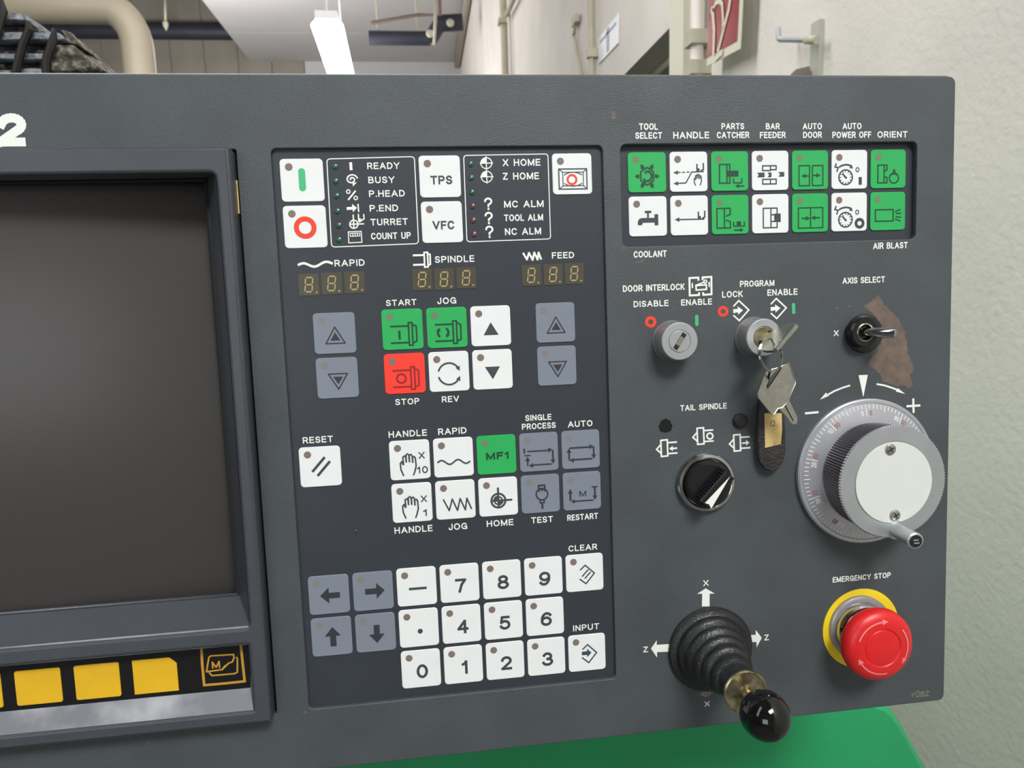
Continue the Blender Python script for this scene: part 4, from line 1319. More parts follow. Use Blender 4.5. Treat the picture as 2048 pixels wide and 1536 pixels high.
dbm = MB()
dbm.prism(rrect(8.9, 9.6, .3, 2), 0, .25)
dbm = dbm.mesh('digit_display')
dbm.materials.append(M['segbase'])
for (x0, x1, y0, y1) in ((178, 292, 808, 935), (312, 432, 800, 928), (450, 570, 795, 920), (862, 972, 778, 902), (992, 1106, 776, 900), (1124, 1240, 768, 892), (1520, 1630, 754, 876), (1650, 1762, 748, 872), (1778, 1888, 742, 866)):
    X, Y = pix(*zp(1, (x0 + x1) / 2, (y0 + y1) / 2), -.3)
    d_ = P('digit_display', dbm, None, (X, Y, -.47), label='unlit seven segment digit in a brown window')
    for kd, sx, sy in (('h', .35, -3.3), ('h', 0, 0), ('h', -.35, 3.3), ('v', -1.5, -1.65), ('v', 1.75, -1.65), ('v', -1.85, 1.65), ('v', 1.4, 1.65), ('o', 3.2, 3.6)):
        obj('segment', segmesh(kd), None, d_, (sx * .95, sy * .95, .32))

# ================================================================ SCREEN BEZEL
ox0, oy0 = -322.0, pix(432, 345, HB)[1]
ox1 = (pix(432, 345, HB)[0] + pix(497, 1256, HB)[0]) / 2
oy1 = pix(497, 1256, HB)[1]
sx0_ = -322.0
sx1_, sy0_ = pix(492, 1290, HB)
sx1_ = (sx1_ + pix(511, 1421, HB)[0]) / 2
sy1_ = pix(511, 1421, HB)[1]
bez = P('screen_bezel', holed_plate('screen_bezel', rrect(bzx1 - bzx0, bzy1 - bzy0, 1.0, 3, (bzx0 + bzx1) / 2, (bzy0 + bzy1) / 2),
        [rrect(ox1 - ox0, oy1 - oy0, 2.4, 5, (ox0 + ox1) / 2, (oy0 + oy1) / 2), rrect(sx1_ - sx0_, sy1_ - sy0_, .6, 2, (sx0_ + sx1_) / 2, (sy0_ + sy1_) / 2)], -2, HB, 1.5), 'bezel', label='grey plastic bezel around the dark screen')
# inner funnel: sides and the broad sloping sill
hin = -6.0
ix1 = pix(478, 1187, hin)[0]
iy1 = pix(478, 1187, hin)[1]
ix0, iy0 = ox0 + 6, oy0 - 3
mb = MB()
A = [(ox0, oy0, HB - .9), (ox1, oy0, HB - .9), (ox1, oy1, HB - .9), (ox0, oy1, HB - .9)]
B = [(ix0, iy0 + 2, hin), (ix1, iy0 + 2, hin), (ix1, iy1, hin), (ix0, iy1, hin)]
mb.add(A + B, [(0, 1, 5, 4), (1, 2, 6, 5), (3, 0, 4, 7)])
obj('inner_surround', mb.mesh('inner_surround'), 'bezel', bez)
mb = MB()
mb.add([A[3], A[2], B[2], B[3]], [(0, 1, 2, 3)])
mb.add([(x_, y_ + .2, h_ - 1.5) for x_, y_, h_ in (A[3], A[2], B[2], B[3])], [(3, 2, 1, 0)])
obj('sloping_sill', mb.mesh('sloping_sill'), 'bezel', bez, label='sloping grey sill under the screen')
mb = MB()
mb.tube([(ix0, iy1 + .2, hin + .5), (ix1, iy1 + .2, hin + .5)], .9, 10)
obj('sill_bead', mb.mesh('sill_bead', smooth=True), 'bezel', bez)
mb = MB()
mb.tube([(ox0, oy1 - .2, HB - .9), (ox1 - .5, oy1 - .2, HB - .9)], .5, 8)
obj('sill_bead', mb.mesh('sill_bead', smooth=True), 'bevel_wear_lit', bez, label='pale worn lip of the sill')
mb = MB()
e_ = pix(472, 372, HB)
mb.box(0, 0, 0, .5, 14, .5)
obj('brass_clip', mb.mesh('brass_clip'), 'tagyel', bez, (bzx1 + .1, pix(475, 390, PH)[1] - 6, PH + .4), label='thin brass-coloured strip in the gap')
# curved tube glass
mb = MB()
nx, ny = 40, 30
gx0, gx1, gy0, gy1 = ix0 - 4, ix1 + 2, iy0 - 2, iy1 + 3
grid = []
for j in range(ny + 1):
    for i in range(nx + 1):
        u_, v_ = 2 * i / nx - 1, 2 * j / ny - 1
        grid.append(((gx0 + gx1) / 2 + u_ * (gx1 - gx0) / 2, (gy0 + gy1) / 2 + v_ * (gy1 - gy0) / 2, hin + 4.0 - 15 * (u_ * u_ * .62 + v_ * v_ * .38)))
mb.add(grid, [(j * (nx + 1) + i, j * (nx + 1) + i + 1, (j + 1) * (nx + 1) + i + 1, (j + 1) * (nx + 1) + i) for j in range(ny) for i in range(nx)])
obj('screen_glass', mb.mesh('screen_glass', smooth=True), 'glass', bez, label='dark bulging screen glass, switched off')
mb = MB()
mb.tube([(ix0, iy0 + 2.5, hin), (ix1 - 1, iy0 + 2.5, hin), (ix1 - .5, iy0 + 5, hin - .5), (ix1 - .3, iy1, hin)], 1.2, 8)
obj('glass_seal', mb.mesh('glass_seal', smooth=True), 'dark_gap', bez)
mb = MB()
mb.box(ox0 - 3, oy0 - 3, -24, ox1 + 3, sy1_ + 3, -22)
obj('back_tray', mb.mesh('back_tray'), 'dark_gap', bez)

# soft key strip
hs = 3.6
bx_, by_ = pix(494, 1376, hs)
mb = MB()
mb.box(sx0_ - 1, sy0_ - 1, hs - 1, sx1_ + 1, by_ + .3, hs)
strip = P('softkey_strip', mb.mesh('softkey_strip'), 'black', label='black strip holding the yellow soft keys')
mb = MB()
mb.add([(sx0_, sy1_, HB - .6), (sx1_, sy1_, HB - .6), (sx1_ - 2.2, by_, hs), (sx0_, by_, hs)], [(0, 1, 2, 3)])
mb.add([(sx1_, sy1_, HB - .6), (sx1_, sy0_, HB - .6), (sx1_, sy0_, hs), (sx1_ - 2.2, by_, hs)], [(0, 1, 2, 3)])
mb.add([(sx0_, sy0_, HB - .6), (sx1_, sy0_, HB - .6), (sx1_, sy0_, hs), (sx0_, sy0_, hs)], [(0, 1, 2, 3)])
obj('sloping_sill', mb.mesh('sloping_sill'), 'bevel_wear_lit', bez, label='scuffed bright sill under the soft keys')
kpos = [((123 + 31) / 2, (1341 + 1411) / 2, 92, 63), ((239 + 148) / 2, 1362.5, 91, 63), (310.5, 1349.5, 90, 66)]
k1 = pix(kpos[2][0], kpos[2][1], hs + .5)
k0 = pix(kpos[0][0], kpos[0][1], hs + .5)
stp = (k1[0] - k0[0]) / 2
kw = pix(355, 1340, hs)[0] - pix(266, 1340, hs)[0]
kh = pix(310, 1384, hs)[1] - pix(310, 1316, hs)[1]
for i in range(8):
    x_ = k1[0] - i * stp
    if i == 0:
        pts = [(-kw / 2, -kh / 2), (kw / 2 - 3, -kh / 2), (kw / 2, -kh / 2 + 3), (kw / 2, kh / 2), (-kw / 2, kh / 2)]
    else:
        pts = rrect(kw, kh, .9, 3)
    mb = MB()
    mb.prism(pts, 0, .5, .12)
    obj('softkey', mb.mesh('softkey'), 'yellow', strip, (x_, (k1[1] + k0[1]) / 2, hs))
hm = hs + .06
t_ = MB()
draw(t_, [('L', 24, [(322, 400), (330, 560), (350, 770), (560, 752), (765, 730), (750, 600), (725, 360)]), ('L', 15, [(400, 480), (420, 470), (650, 455), (655, 490), (640, 530), (600, 545), (535, 610), (375, 632), (385, 560), (400, 480)]),
          ('L', 15, [(680, 480), (690, 500), (690, 635), (660, 652), (430, 672), (400, 640)]), ('L', 14, [(535, 605), (560, 575), (600, 548)])], lambda x_, y_: pix(*zp(12, x_, y_), hm), 1 / 5.12 / 4.1)
put_text(t_, 'M', *pix(*zp(12, 470, 560), hm), 3.6, 3.4, 0, .2)
sx_, sy_ = pix(*zp(12, 540, 580), hm)
t_.v = [(a - sx_, b - sy_, 0) for a, b, c in t_.v]
obj('memo_symbol', flatmesh(t_, 'memo_symbol'), 'ochre', strip, (sx_, sy_, hm), label='ochre printed frame with M on curled pages')

# ================================================================ KNOBS AND SWITCHES
# -- key switches
def key_lock(px, py, label, slot_deg, rod):
    X, Y = pix(px, py, 12)
    mb = MB()
    mb.lathe([(9.6, PH), (9.6, PH + .8), (9.3, PH + 1.2), (9.15, 4), (8.9, 11.3), (8.6, 11.9)], 64, cap1=True)
    k = P('key_switch', mb.mesh('key_switch', smooth=True), 'dchrome', (X, Y, 0), label=label)
    mb = MB()
    mb.lathe([(8.55, 11.8), (8.5, 12.1), (8.3, 12.25), (5.35, 12.25), (5.2, 12.0), (5.1, 11.9)], 64)
    obj('face_ring', mb.mesh('face_ring', smooth=True), 'alu', k)
    mb = MB()
    mb.lathe([(5.0, 11.7), (5.0, 12.15), (4.85, 12.25)], 48)
    bar = obj('lock_barrel', mb.mesh('lock_barrel', smooth=True), 'brassy' if rod else 'alu', k)
    a = math.radians(slot_deg)
    c_, s_ = math.cos(a), math.sin(a)
    f_ = lambda u_, v_: (u_ * c_ + v_ * s_, -u_ * s_ + v_ * c_)
    mb = MB()
    L_ = 4.2
    mb.flat([f_(-L_, -1.1), f_(L_, -1.1), f_(L_, 1.1), f_(-L_, 1.1)] if not rod else [f_(-L_, -.5), f_(L_, -.5), f_(L_, .5), f_(-L_, .5)], 12.32)
    obj('key_slot', flatmesh(mb, 'key_slot'), 'dark_gap', k)
    if not rod:
        mb = MB()
        mb.prism([f_(-2.1, -.95), f_(2.3, -.95), f_(2.3, .95), f_(-2.1, .95)], 12.25, 12.5)
        obj('slot_shutter', mb.mesh('slot_shutter'), 'steel', k)
    return k, X, Y


key_lock(1359.4, 682.6, 'empty silver key switch under DOOR INTERLOCK', 56, False)
lk, LX, LY = key_lock(1528, 675, 'silver key switch under PROGRAM holding a key', 47, True)

# -- axis toggle
TX, TY = pix(1727, 667, PH)
mb = MB()
mb.lathe([(9.4, PH), (9.4, PH + .9), (9.0, PH + 1.5), (8.2, PH + 1.8)], 48)
tg = P('toggle_switch', mb.mesh('toggle_switch', smooth=True), 'rubber', (TX, TY, 0), label='toggle switch with black collar below AXIS SELECT')
mb = MB()
mb.lathe([(7.4, PH + 1.7), (7.3, 6.6), (6.6, 7.4), (4.4, 7.4), (4.2, 5.5)], 48)
cxo, cyo = pix(1731, 665, 7.4)
obj('collar_nut', mb.mesh('collar_nut', smooth=True), 'black', tg, (cxo - TX, cyo - TY, 0), label='glossy black round nut')
mb = MB()
mb.tube([(4.1 * math.cos(a), 4.1 * math.sin(a), 7.3) for a in [2 * PI * i / 32 for i in range(32)]], .38, 8, closed=True)
obj('bushing_rim', mb.mesh('bushing_rim', smooth=True), 'brassy', tg, (cxo - TX, cyo - TY, 0))
b0 = pix(1733, 663, 7)
tp = pix(1788, 665, 15.5)
b1 = (cxo, cyo)
mb = MB()
pth = [Vector((b1[0] - TX, b1[1] - TY, 5)), Vector((b1[0] - TX + 1.2, b1[1] - TY - .2, 7.5)), Vector((tp[0] - TX - 1.4, tp[1] - TY, 14.6)), Vector((tp[0] - TX, tp[1] - TY, 15.5)), Vector((tp[0] - TX + .9, tp[1] - TY, 16.1))]
mb.tube(pth, [1.8, 2.0, 2.7, 3.0, 1.4], 20)
obj('lever', mb.mesh('lever', smooth=True), 'chrome', tg, label='chrome lever tilted to the right')

# -- tail spindle selector
SX, SY = pix(1409, 963, PH)
mb = MB()
mb.lathe([(14.2, PH), (14.3, PH + 2.2), (13.7, PH + 3.2), (12.4, PH + 3.6), (11.7, PH + 3.2), (11.5, PH + 1.2)], 144, mod=lambda i, k: 1 + (.012 if (i % 2 and k < 2) else 0))
se = P('selector_knob', mb.mesh('selector_knob', smooth=True), 'chrome', (SX, SY, 0), label='black selector knob with chrome ring below TAIL SPINDLE')
mb = MB()
mb.lathe([(11.3, PH + .5), (11.3, 6.4), (10.8, 7.2), (9.5, 7.5)], 64)
obj('knob_body', mb.mesh('knob_body', smooth=True), 'black', se)
# grip bar
gA = pix(1409, 1008, 13)
gB = pix(1459, 951, 13)
ax_ = Vector((gB[0] - gA[0], gB[1] - gA[1], 0))
bar_c = ((gA[0] + gB[0]) / 2 - SX, (gA[1] + gB[1]) / 2 - SY)
d_ = ax_.normalized()
n_ = Vector((-d_.y, d_.x, 0))
Lh = ax_.length / 2 + .6


def gp(u_, v_, h_):
    return (bar_c[0] + d_.x * u_ + n_.x * v_, bar_c[1] + d_.y * u_ + n_.y * v_, h_)


mb = MB()
mb.loops([[gp(-Lh, -3.2, 6.5), gp(Lh, -3.2, 6.5), gp(Lh, 3.6, 6.5), gp(-Lh, 3.6, 6.5)], [gp(-Lh, -2.6, 12.4), gp(Lh, -2.6, 12.4), gp(Lh, 3.2, 12.4), gp(-Lh, 3.2, 12.4)], [gp(-Lh + .5, -2.0, 13), gp(Lh - .5, -2.0, 13), gp(Lh - .5, 2.8, 13), gp(-Lh + .5, 2.8, 13)]])
obj('grip_bar', mb.mesh('grip_bar'), 'black', se)
mb = MB()
for i in range(11):
    u_ = -Lh * .8 + i * Lh * 1.6 / 10
    mb.loops([[gp(u_ - .3, -3.5, 6.8), gp(u_ + .3, -3.5, 6.8), gp(u_ + .3, -2.9, 6.8), gp(u_ - .3, -2.9, 6.8)], [gp(u_ - .3, -2.95, 12), gp(u_ + .3, -2.95, 12), gp(u_ + .3, -2.3, 12), gp(u_ - .3, -2.3, 12)]])
obj('grip_ribs', mb.mesh('grip_ribs'), 'rubber', se)
ar = [pix(1260 + x_ / 3.103, 720 + y_ / 3.103, 13.1) for x_, y_ in ((622, 722), (505, 922), (490, 895), (465, 888))]
mb = MB()
mb.prism([(a - SX, b - SY) for a, b in ar], 12.9, 13.12)
obj('pointer_arrow', mb.mesh('pointer_arrow'), 'print', se, label='cream pointer arrow')
# holes beside it
mb = MB()
X, Y = pix(1331, 852, PH)
pts = [(3.3 * (1 + .05 * math.sin(3 * a) + .05 * math.cos(8 * a)) * math.cos(a), 3.3 * (1 + .05 * math.sin(3 * a) + .05 * math.cos(8 * a)) * math.sin(a)) for a in [2 * PI * i / 28 for i in range(28)]]
mb.flat(pts, .05)
P('lamp_hole', flatmesh(mb, 'lamp_hole'), mat('empty_hole', (6, 6, 7), .9), (X, Y, PH), label='ragged black empty hole')
X, Y = pix(1481, 842, PH + 1)
mb = MB()
mb.lathe([(3.6, 0), (3.5, 1.2), (2.8, 1.9), (1.6, 2.1)], 24, mod=lambda i, k: 1 + .05 * math.sin(i * 2.1))
plug = P('hole_plug', mb.mesh('hole_plug', smooth=True), 'rubber', (X, Y, PH), label='black plug right of TAIL SPINDLE')

# -- handwheel
HX, HY = pix(1737, 944, 5)
mb = MB()
mb.lathe([(35.6, PH), (36.1, PH + .4), (36.1, PH + 2.4), (35.4, PH + 3.0), (34.3, PH + 3.1), (34.0, PH + 2.7), (33.8, PH + 3.0), (27.5, PH + 4.6), (24, PH + 5.0)], 128)
hw = P('handwheel', mb.mesh('handwheel', smooth=True), 'alud', (HX, HY, 0), label='large aluminium handwheel with graduated dial')
FX, FY = pix(1785, 964, 21)
# the wheel turns about its own axle; measured face centre and dial centre nearly coincide
wx, wy = (FX - HX), (FY - HY)
prof_ = [(25.4, 6.0), (25.6, 8), (25.9, 19.0), (26.8, 20.2), (27.0, 21), (26.6, 21.5), (19.6, 21.5), (19.5, 21.2)]
mb = MB()
ls = []
n = 240
for k, (r_, h_) in enumerate(prof_):
    t = max(0, min(1, (h_ - 6) / 15))
    l = []
    for i in range(n):
        a = 2 * PI * i / n
        rr = r_ * (1 - (.022 if (i % 2 and k < 6) else 0))
        l.append((wx * (.35 + .65 * t) + rr * math.cos(a), wy * (.35 + .65 * t) + rr * math.sin(a), h_))
    ls.append(l)
mb.loops(ls[:5], True, False)
obj('knurled_band', mb.mesh('knurled_band'), 'knurl', hw, label='dark finely knurled side of the wheel')
mb = MB()
mb.loops([[(x_ * 1.0, y_, h_ - .02) for x_, y_, h_ in ls[3]]] + ls[4:])
obj('wheel_face', mb.mesh('wheel_face'), 'alu', hw)
mb = MB()
mb.lathe([(19.25, 21.3), (19.25, 21.75), (19.1, 21.85)], 96)
obj('cover_disc', mb.mesh('cover_disc', smooth=True), 'whiteplate', hw, (wx + .3, wy + .2, 0), label='plain white cover disc')
for (px, py) in ((1782, 899), (1791, 1031)):
    X, Y = pix(px, py, 22.4)
    mb = MB()
    mb.lathe([(2.75, 0), (2.6, .45), (1.9, .8), (.9, .9)], 28)
    sc_ = obj('screw', mb.mesh('screw', smooth=True), 'steel', hw, (X - HX, Y - HY, 21.85))
    mb = MB()
    mb.flat([(-1.6, -.28), (1.6, -.28), (1.6, .28), (-1.6, .28)], 0)
    mb.flat([(-.28, -1.6), (.28, -1.6), (.28, 1.6), (-.28, 1.6)], 0.005)
    c_ = obj('screw_recess', flatmesh(mb, 'screw_recess'), 'dark_gap', hw, (X - HX, Y - HY, 21.85 + .93))
    c_.rotation_euler = (0, 0, .5)
# graduations
tk = MB()
bold_n = MB()


def conez(r_):
    return PH + 3.0 + (33.8 - r_) / 6.3 * 1.6 + .06


def tick(mbx, ang, r0_, r1_, w_):
    c_, s_ = math.cos(ang), math.sin(ang)
    pts = [(r0_ * c_ - w_ * s_, r0_ * s_ + w_ * c_, 0), (r0_ * c_ + w_ * s_, r0_ * s_ - w_ * c_, 0), (r1_ * c_ + w_ * s_, r1_ * s_ - w_ * c_, 0), (r1_ * c_ - w_ * s_, r1_ * s_ + w_ * c_, 0)]
    mbx.add(pts, [(0, 1, 2, 3)])


A0 = math.radians(-93)
for i in range(100):
    a = A0 + 2 * PI * i / 100
    L_ = 5.6 if i % 10 == 0 else (2.9 if i % 5 == 0 else 2.0)
    tick(tk, a, 33.4, 33.4 - L_, .16)
obj('graduation_marks', flatmesh(tk, 'graduation_marks', lambda x_, y_: conez(math.hypot(x_, y_))), 'print', hw, (0, 0, 0), label='white engraved graduation marks')
for lab_, mm, sgn_ in (('w', 'print', -1), ('r', 'rsym', 1)):
    nb = MB()
    for q_ in range(10):
        a = A0 + 2 * PI * q_ / 10
        val = (10 * ((10 - q_) % 10)) if sgn_ < 0 else 10 * q_
        s_ = str(val) if val else '0'
        r_ = 29.4
        aa = a + sgn_ * .075
        put_text(nb, s_, r_ * math.cos(aa), r_ * math.sin(aa), 1.3 * len(s_), 2.4, 0, .15, aa + PI / 2)
    obj('dial_numbers', flatmesh(nb, 'dial_numbers', lambda x_, y_: conez(math.hypot(x_, y_))), mat('dial_%s_paint' % lab_, (222, 222, 222) if lab_ == 'w' else (150, 96, 96), .5), hw, (0, 0, 0))
# crank handle
c0_ = pix(1793, 1060, 21.5)
c1_ = pix(1831.4, 1082.8, 36)
mb = MB()
v0, v1 = Vector((c0_[0] - HX, c0_[1] - HY, 21)), Vector((c1_[0] - HX, c1_[1] - HY, 36))
dv = v1 - v0
mb.tube([v0 + dv * t for t in (0, .04, .041, .7, .9, .97, 1.0)], [4.6, 4.6, 3.35, 3.7, 3.9, 3.85, 3.3], 32)
obj('crank_grip', mb.mesh('crank_grip', smooth=True), 'alu', hw, label='small round crank grip')
mb = MB()
nrm = dv.normalized()
mb.tube([v1 + nrm * .02, v1 + nrm * .1], 2.95, 28)
obj('grip_screw', mb.mesh('grip_screw', smooth=True), 'dark_gap', hw, label='dark recessed end of the grip')
mb = MB()
for s_ in (-.7, .7):
    mb.box(v1.x - 1.3 + s_ * .3, v1.y - .3 + s_, v1.z + .2, v1.x + 1.3 + s_ * .3, v1.y + .3 + s_, v1.z + .5)
obj('screw_slot', mb.mesh('screw_slot'), 'alu', hw)

# -- emergency stop
EX, EY = pix(1721, 1256, PH)
mb = MB()
mb.lathe([(20.6, PH), (20.6, PH + .5), (20.4, PH + .6), (16.4, PH + .6), (16.2, PH + .1)], 80)
es = P('emergency_stop', mb.mesh('emergency_stop', smooth=True), 'eyellow', (EX, EY, 0), label='emergency stop button with yellow ring')
for (nm, prof_, mm, px, py, hh) in (('base_collar', [(16.3, PH), (16.0, 3.6), (15.0, 4.2), (13.6, 4.4)], 'dchrome', 1720, 1254, 3), ('neck_ring', [(13.6, 4.2), (13.4, 7.6), (12.6, 8.4), (11.6, 8.6), (11.2, 13.5)], 'chrome', 1730, 1264, 8)):
    X, Y = pix(px, py, hh)
    mb = MB()
    mb.lathe(prof_, 64)
    obj(nm, mb.mesh(nm, smooth=True), mm, es, (X - EX, Y - EY, 0))
X, Y = pix(1760, 1292.4, 19)
mb = MB()
mb.lathe([(11.2, 12.0), (15.6, 12.4), (17.2, 13.6), (17.85, 15.6), (17.5, 18.0), (16.2, 19.8), (14.0, 20.9), (11.5, 21.3), (9.5, 21.35), (9.2, 21.0), (8.9, 20.9), (8.6, 21.2), (6.0, 21.6), (2.0, 21.75)], 72)
mu = obj('mushroom_head', mb.mesh('mushroom_head', smooth=True), 'estop', es, (X - EX, Y - EY, 0), label='red twist-release mushroom head')
am = MB()


def domez(r_):
    return 21.32 - max(0, r_ - 11.5) ** 2 * .062 + .1


for k in range(3):
    a0 = math.radians(200 + 120 * k)
    pts = [(12.9 * math.cos(a0 + t * .1), 12.9 * math.sin(a0 + t * .1)) for t in range(0, 13)]
    tmp = MB()
    tmp.stroke(pts, .75)
    ex, ey = pts[-1]
    tx, ty = -math.sin(a0 + 1.2), math.cos(a0 + 1.2)
    rx, ry = math.cos(a0 + 1.2), math.sin(a0 + 1.2)
    tmp.flat([(ex + tx * 3.0, ey + ty * 3.0), (ex + rx * 1.35, ey + ry * 1.35), (ex - rx * 1.35, ey - ry * 1.35)])
    am.add(tmp.v, tmp.f)
obj('turn_arrows', flatmesh(am, 'turn_arrows', lambda x_, y_: domez(math.hypot(x_, y_))), 'estopark', es, (X - EX, Y - EY, 0), label='pale circular arrows')

# -- joystick
JX, JY = pix(1420, 1297, PH)
co = pix(1491, 1384, 40)
bo = pix(1530, 1431, 58)
vC, vB = Vector((co[0] - JX, co[1] - JY, 40)), Vector((bo[0] - JX, bo[1] - JY, 58))
v00 = Vector((0, 0, PH))


def jaxis(h_):
    """centre line: quadratic through base, collar and ball"""
    t = (h_ - PH) / (58 - PH)
    tc_ = (40 - PH) / (58 - PH)
    # Lagrange
    l1 = t * (t - 1) / (tc_ * (tc_ - 1))
    l2 = t * (t - tc_) / (1 - tc_)
    p = vC * l1 + vB * l2
    return Vector((p.x, p.y, h_))


def jl(mb, prof_, n=56, cap0=True, cap1=True):
    ls = []
    for r_, h_ in prof_:
        c_ = jaxis(h_)
        ls.append([(c_.x + r_ * math.cos(2 * PI * i / n), c_.y + r_ * math.sin(2 * PI * i / n), h_) for i in range(n)])
    mb.loops(ls, cap0, cap1)


mb = MB()
jl(mb, [(21.3, PH), (21.5, PH + 1.2), (20.9, PH + 2.2), (18.6, PH + 2.8), (18.2, PH + 3.2)])
js = P('joystick', mb.mesh('joystick', smooth=True), 'rubber', (JX, JY, 0), label='black four-way joystick with ball knob and rubber boot')
bel = [(18.4, 3.5)]
for (rin, rout, hh) in ((16.6, 18.0, 7.0), (14.2, 15.9, 12.0), (12.2, 14.0, 17.0), (10.0, 12.0, 22.5), (8.0, 9.9, 28.0)):
    bel += [(rout * .985, hh - 1.9), (rout, hh - 1.0), (rout * .985, hh), (rout * .93, hh + .9), (rin * .97, hh + 1.5), (rin * .93, hh + 2.4)]
bel += [(7.0, 33), (6.6, 37), (5.8, 38)]
mb = MB()
jl(mb, bel)
obj('rubber_boot', mb.mesh('rubber_boot', smooth=True), 'rubber', js)
mb = MB()
jl(mb, [(3.2, 36), (3.0, 52)], 24)
obj('stick_shaft', mb.mesh('stick_shaft', smooth=True), 'brassy', js)
mb = MB()
jl(mb, [(9.4, 39.0), (9.9, 39.5), (9.8, 40.2), (9.2, 40.5), (6.0, 40.1), (3.6, 40.6), (3.1, 41.5)], 56)
obj('dished_collar', mb.mesh('dished_collar', smooth=True), 'brassy', js, label='tarnished metal collar disc')
mb = MB()
ls = []
for k in range(1, 24):
    t = PI * k / 24
    ls.append((10.2 * math.sin(t), 58 - 10.4 * math.cos(t)))
cB = jaxis(58)
mb.lathe(ls, 56, cB.x, cB.y)
obj('ball_knob', mb.mesh('ball_knob', smooth=True), 'ball', js, label='glossy black ball')

# ================================================================ KEYS AND TAG hanging from the lock
INVP = None


def panel_obj(name, mb, m, origin, label=None, cat=None, smooth=True, group=None):
    """top-level object placed in the panel's frame; origin in panel units"""
    me = mb.mesh(name, smooth=smooth)
    o = obj(name, me, m, None, None, label, cat, group)
    o.matrix_world = PANEL_M @ Matrix.Translation(loc3(*origin))
    return o


# key in the lock: blade goes in along h, its head stands edge-on along the slot direction
sa = math.radians(47)
sd = Vector((math.cos(sa), -math.sin(sa), 0))          # along the slot, panel x / y-down
sn = Vector((sd.y, -sd.x, 0))


def head_pt(u_, h_, t_):
    return (sd.x * u_ + sn.x * t_, sd.y * u_ + sn.y * t_, h_)


out_ = [(-2.4, -1), (-2.4, 4.2), (-6.2, 6.2), (-7.8, 9.4), (-8.0, 14), (-7.4, 18.8), (-6.4, 20.2), (6.9, 20.2), (8.0, 19.0), (8.3, 14), (7.4, 8.6), (5.8, 6.0), (2.4, 4.2), (2.4, -1)]
HO = (LX, LY, 12.3)
mb = MB()
hh_ = [(-5.2, 9.4), (-5.2, 11.6), (-1.0, 11.6), (-1.0, 9.4)]
mb.loops([[head_pt(u_, h_, -.75) for u_, h_ in out_], [head_pt(u_, h_, .75) for u_, h_ in out_]])
kin = panel_obj('key', mb, 'steel', HO, 'flat steel key inserted in the PROGRAM key switch, seen edge-on', 'key', False)
mb = MB()
mb.loops([[head_pt(u_, h_, -1.05) for u_, h_ in ((-6.9, 18.5), (7.4, 18.5), (7.6, 19.6), (-6.8, 19.6))], [head_pt(u_, h_, 1.05) for u_, h_ in ((-6.9, 18.5), (7.4, 18.5), (7.6, 19.6), (-6.8, 19.6))]])
k_ = obj('head_edge', mb.mesh('head_edge'), 'chrome', kin, label='bright raised edge of the head')

# ring through the key's head
ringc = pix(1460 + 298 / 3.6575, 540 + 622 / 3.6575, 24)
mb = MB()
rn = 48
ring_n = Vector((.35, -.15, .92)).normalized()
e1 = ring_n.cross(Vector((0, 1, 0))).normalized()
e2 = ring_n.cross(e1)
for w_ in (-.45, .0, .45):
    mb.tube([e1 * 6.9 * math.cos(2 * PI * i / rn) + e2 * 7.4 * math.sin(2 * PI * i / rn) + ring_n * w_ for i in range(rn)], .27, 8, closed=True)
ring = panel_obj('key_ring', mb, 'chrome', (ringc[0], ringc[1], 24), 'split ring of steel wire looped through the inserted key', 'key ring')

# spare key: diamond head with a slot hole, blade to the lower right
HK = 17.0
hp = lambda x_, y_, h_=HK: pix(1460 + x_ / 3.6575, 540 + y_ / 3.6575, h_)
KO = hp(335, 860)
head = [(262, 735), (236, 800), (200, 905), (204, 935), (300, 1055), (318, 1052), (346, 1012), (376, 1006), (420, 960), (440, 905), (474, 828), (468, 800), (422, 672), (404, 690), (330, 720)]
hole = [(352, 712), (372, 706), (366, 730), (300, 830), (270, 872), (262, 850), (284, 790)]
hpt = [(hp(*p_)[0] - KO[0], hp(*p_)[1] - KO[1]) for p_ in head]
hol = [(hp(*p_)[0] - KO[0], hp(*p_)[1] - KO[1]) for p_ in hole]
me = cut_plate(hpt, [hol], -.7, .7).mesh('key')
sk = obj('key', me, 'steel', None, None, 'spare key with a large diamond-shaped head, dangling from the split ring', 'key')
sk.matrix_world = PANEL_M @ Matrix.Translation(loc3(KO[0], KO[1], HK))
mb = MB()
bl = [(352, 1004), (428, 948), (486, 1068), (490, 1092), (484, 1124), (458, 1128), (420, 1080)]
mb.prism([(hp(*p_)[0] - KO[0], hp(*p_)[1] - KO[1]) for p_ in bl], -.45, .45)
rm = MB()
rm.tube([Vector((a, b, .7)) for a, b in hpt], .28, 6, closed=True)  # tube added along the outline so the head shows bright glinting edges
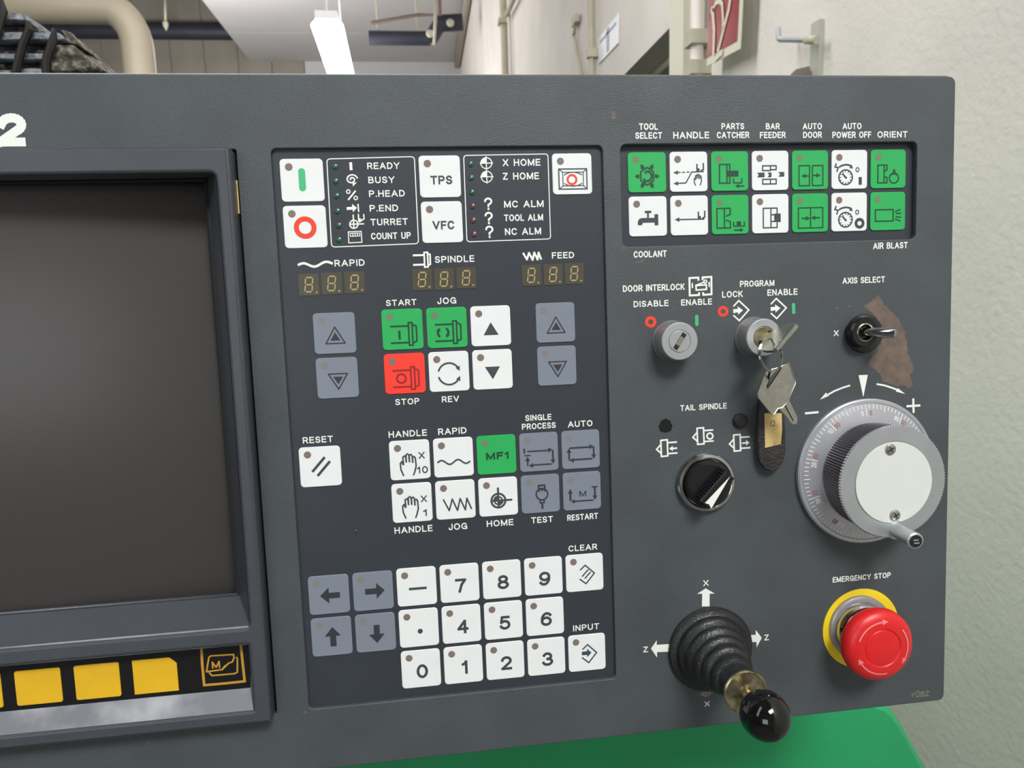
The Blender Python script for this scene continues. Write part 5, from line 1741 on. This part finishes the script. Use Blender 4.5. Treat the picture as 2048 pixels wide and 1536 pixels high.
obj('head_glint_rim', rm.mesh('head_glint_rim', smooth=True), 'steel', sk, label='bright worn rim of the head')
blade = obj('blade', mb.mesh('blade'), 'steel', sk)
mb = MB()
gr = [(392, 988), (400, 982), (462, 1100), (456, 1106)]
mb.prism([(hp(*p_)[0] - KO[0], hp(*p_)[1] - KO[1]) for p_ in gr], .45, .52)
obj('blade_groove', mb.mesh('blade_groove'), 'dark_gap', sk)

# black tag with yellow label hanging behind the spare key
HT = 5.0
tpx = lambda x_, y_, h_=HT: pix(1260 + x_ / 3.103, 720 + y_ / 3.103, h_)
TO = tpx(875, 480)
to_ = [(800, 250), (838, 222), (900, 222), (948, 260), (958, 420), (962, 560), (948, 630), (915, 676), (870, 690), (828, 672), (800, 630), (790, 560), (788, 420)]
mb = MB()
mb.prism([(tpx(*p_)[0] - TO[0], tpx(*p_)[1] - TO[1]) for p_ in to_], -1.2, 1.0, .5)
tag_ = panel_obj('key_tag', mb, 'leather', (TO[0], TO[1], HT), 'black grimy hanging tag with a stained yellow paper label', 'key tag')
mb = MB()
lp = [(834, 330), (838, 545), (936, 522), (943, 440), (941, 330)]
mb.prism([(tpx(*p_, HT + 1)[0] - TO[0], tpx(*p_, HT + 1)[1] - TO[1]) for p_ in lp], 1.0, 1.12)
lb_ = obj('paper_label', mb.mesh('paper_label'), 'tagyel', tag_, label='stained yellow paper label')
mb = MB()
cq = tpx(886, 394, HT + 1.2)
put_text(mb, 'Q', cq[0] - TO[0], cq[1] - TO[1], 2.4, 3.0, 1.18, .1, 0)
obj('handwriting', flatmesh(mb, 'handwriting'), 'ink', lb_)
# link between ring and tag
mb = MB()
r0_ = Vector((ringc[0], ringc[1] + 6.5, 23.5))
t0_ = Vector((TO[0], tpx(870, 250)[1], HT + 1.0))
mb.tube([Vector((0, 0, 0)), (t0_ - r0_) * .5 + Vector((-1, 0, -2)), t0_ - r0_], .5, 8)
panel_obj('tag_cord', mb, 'strap', tuple(r0_), 'short dark cord joining the split ring to the hanging tag', 'cord')
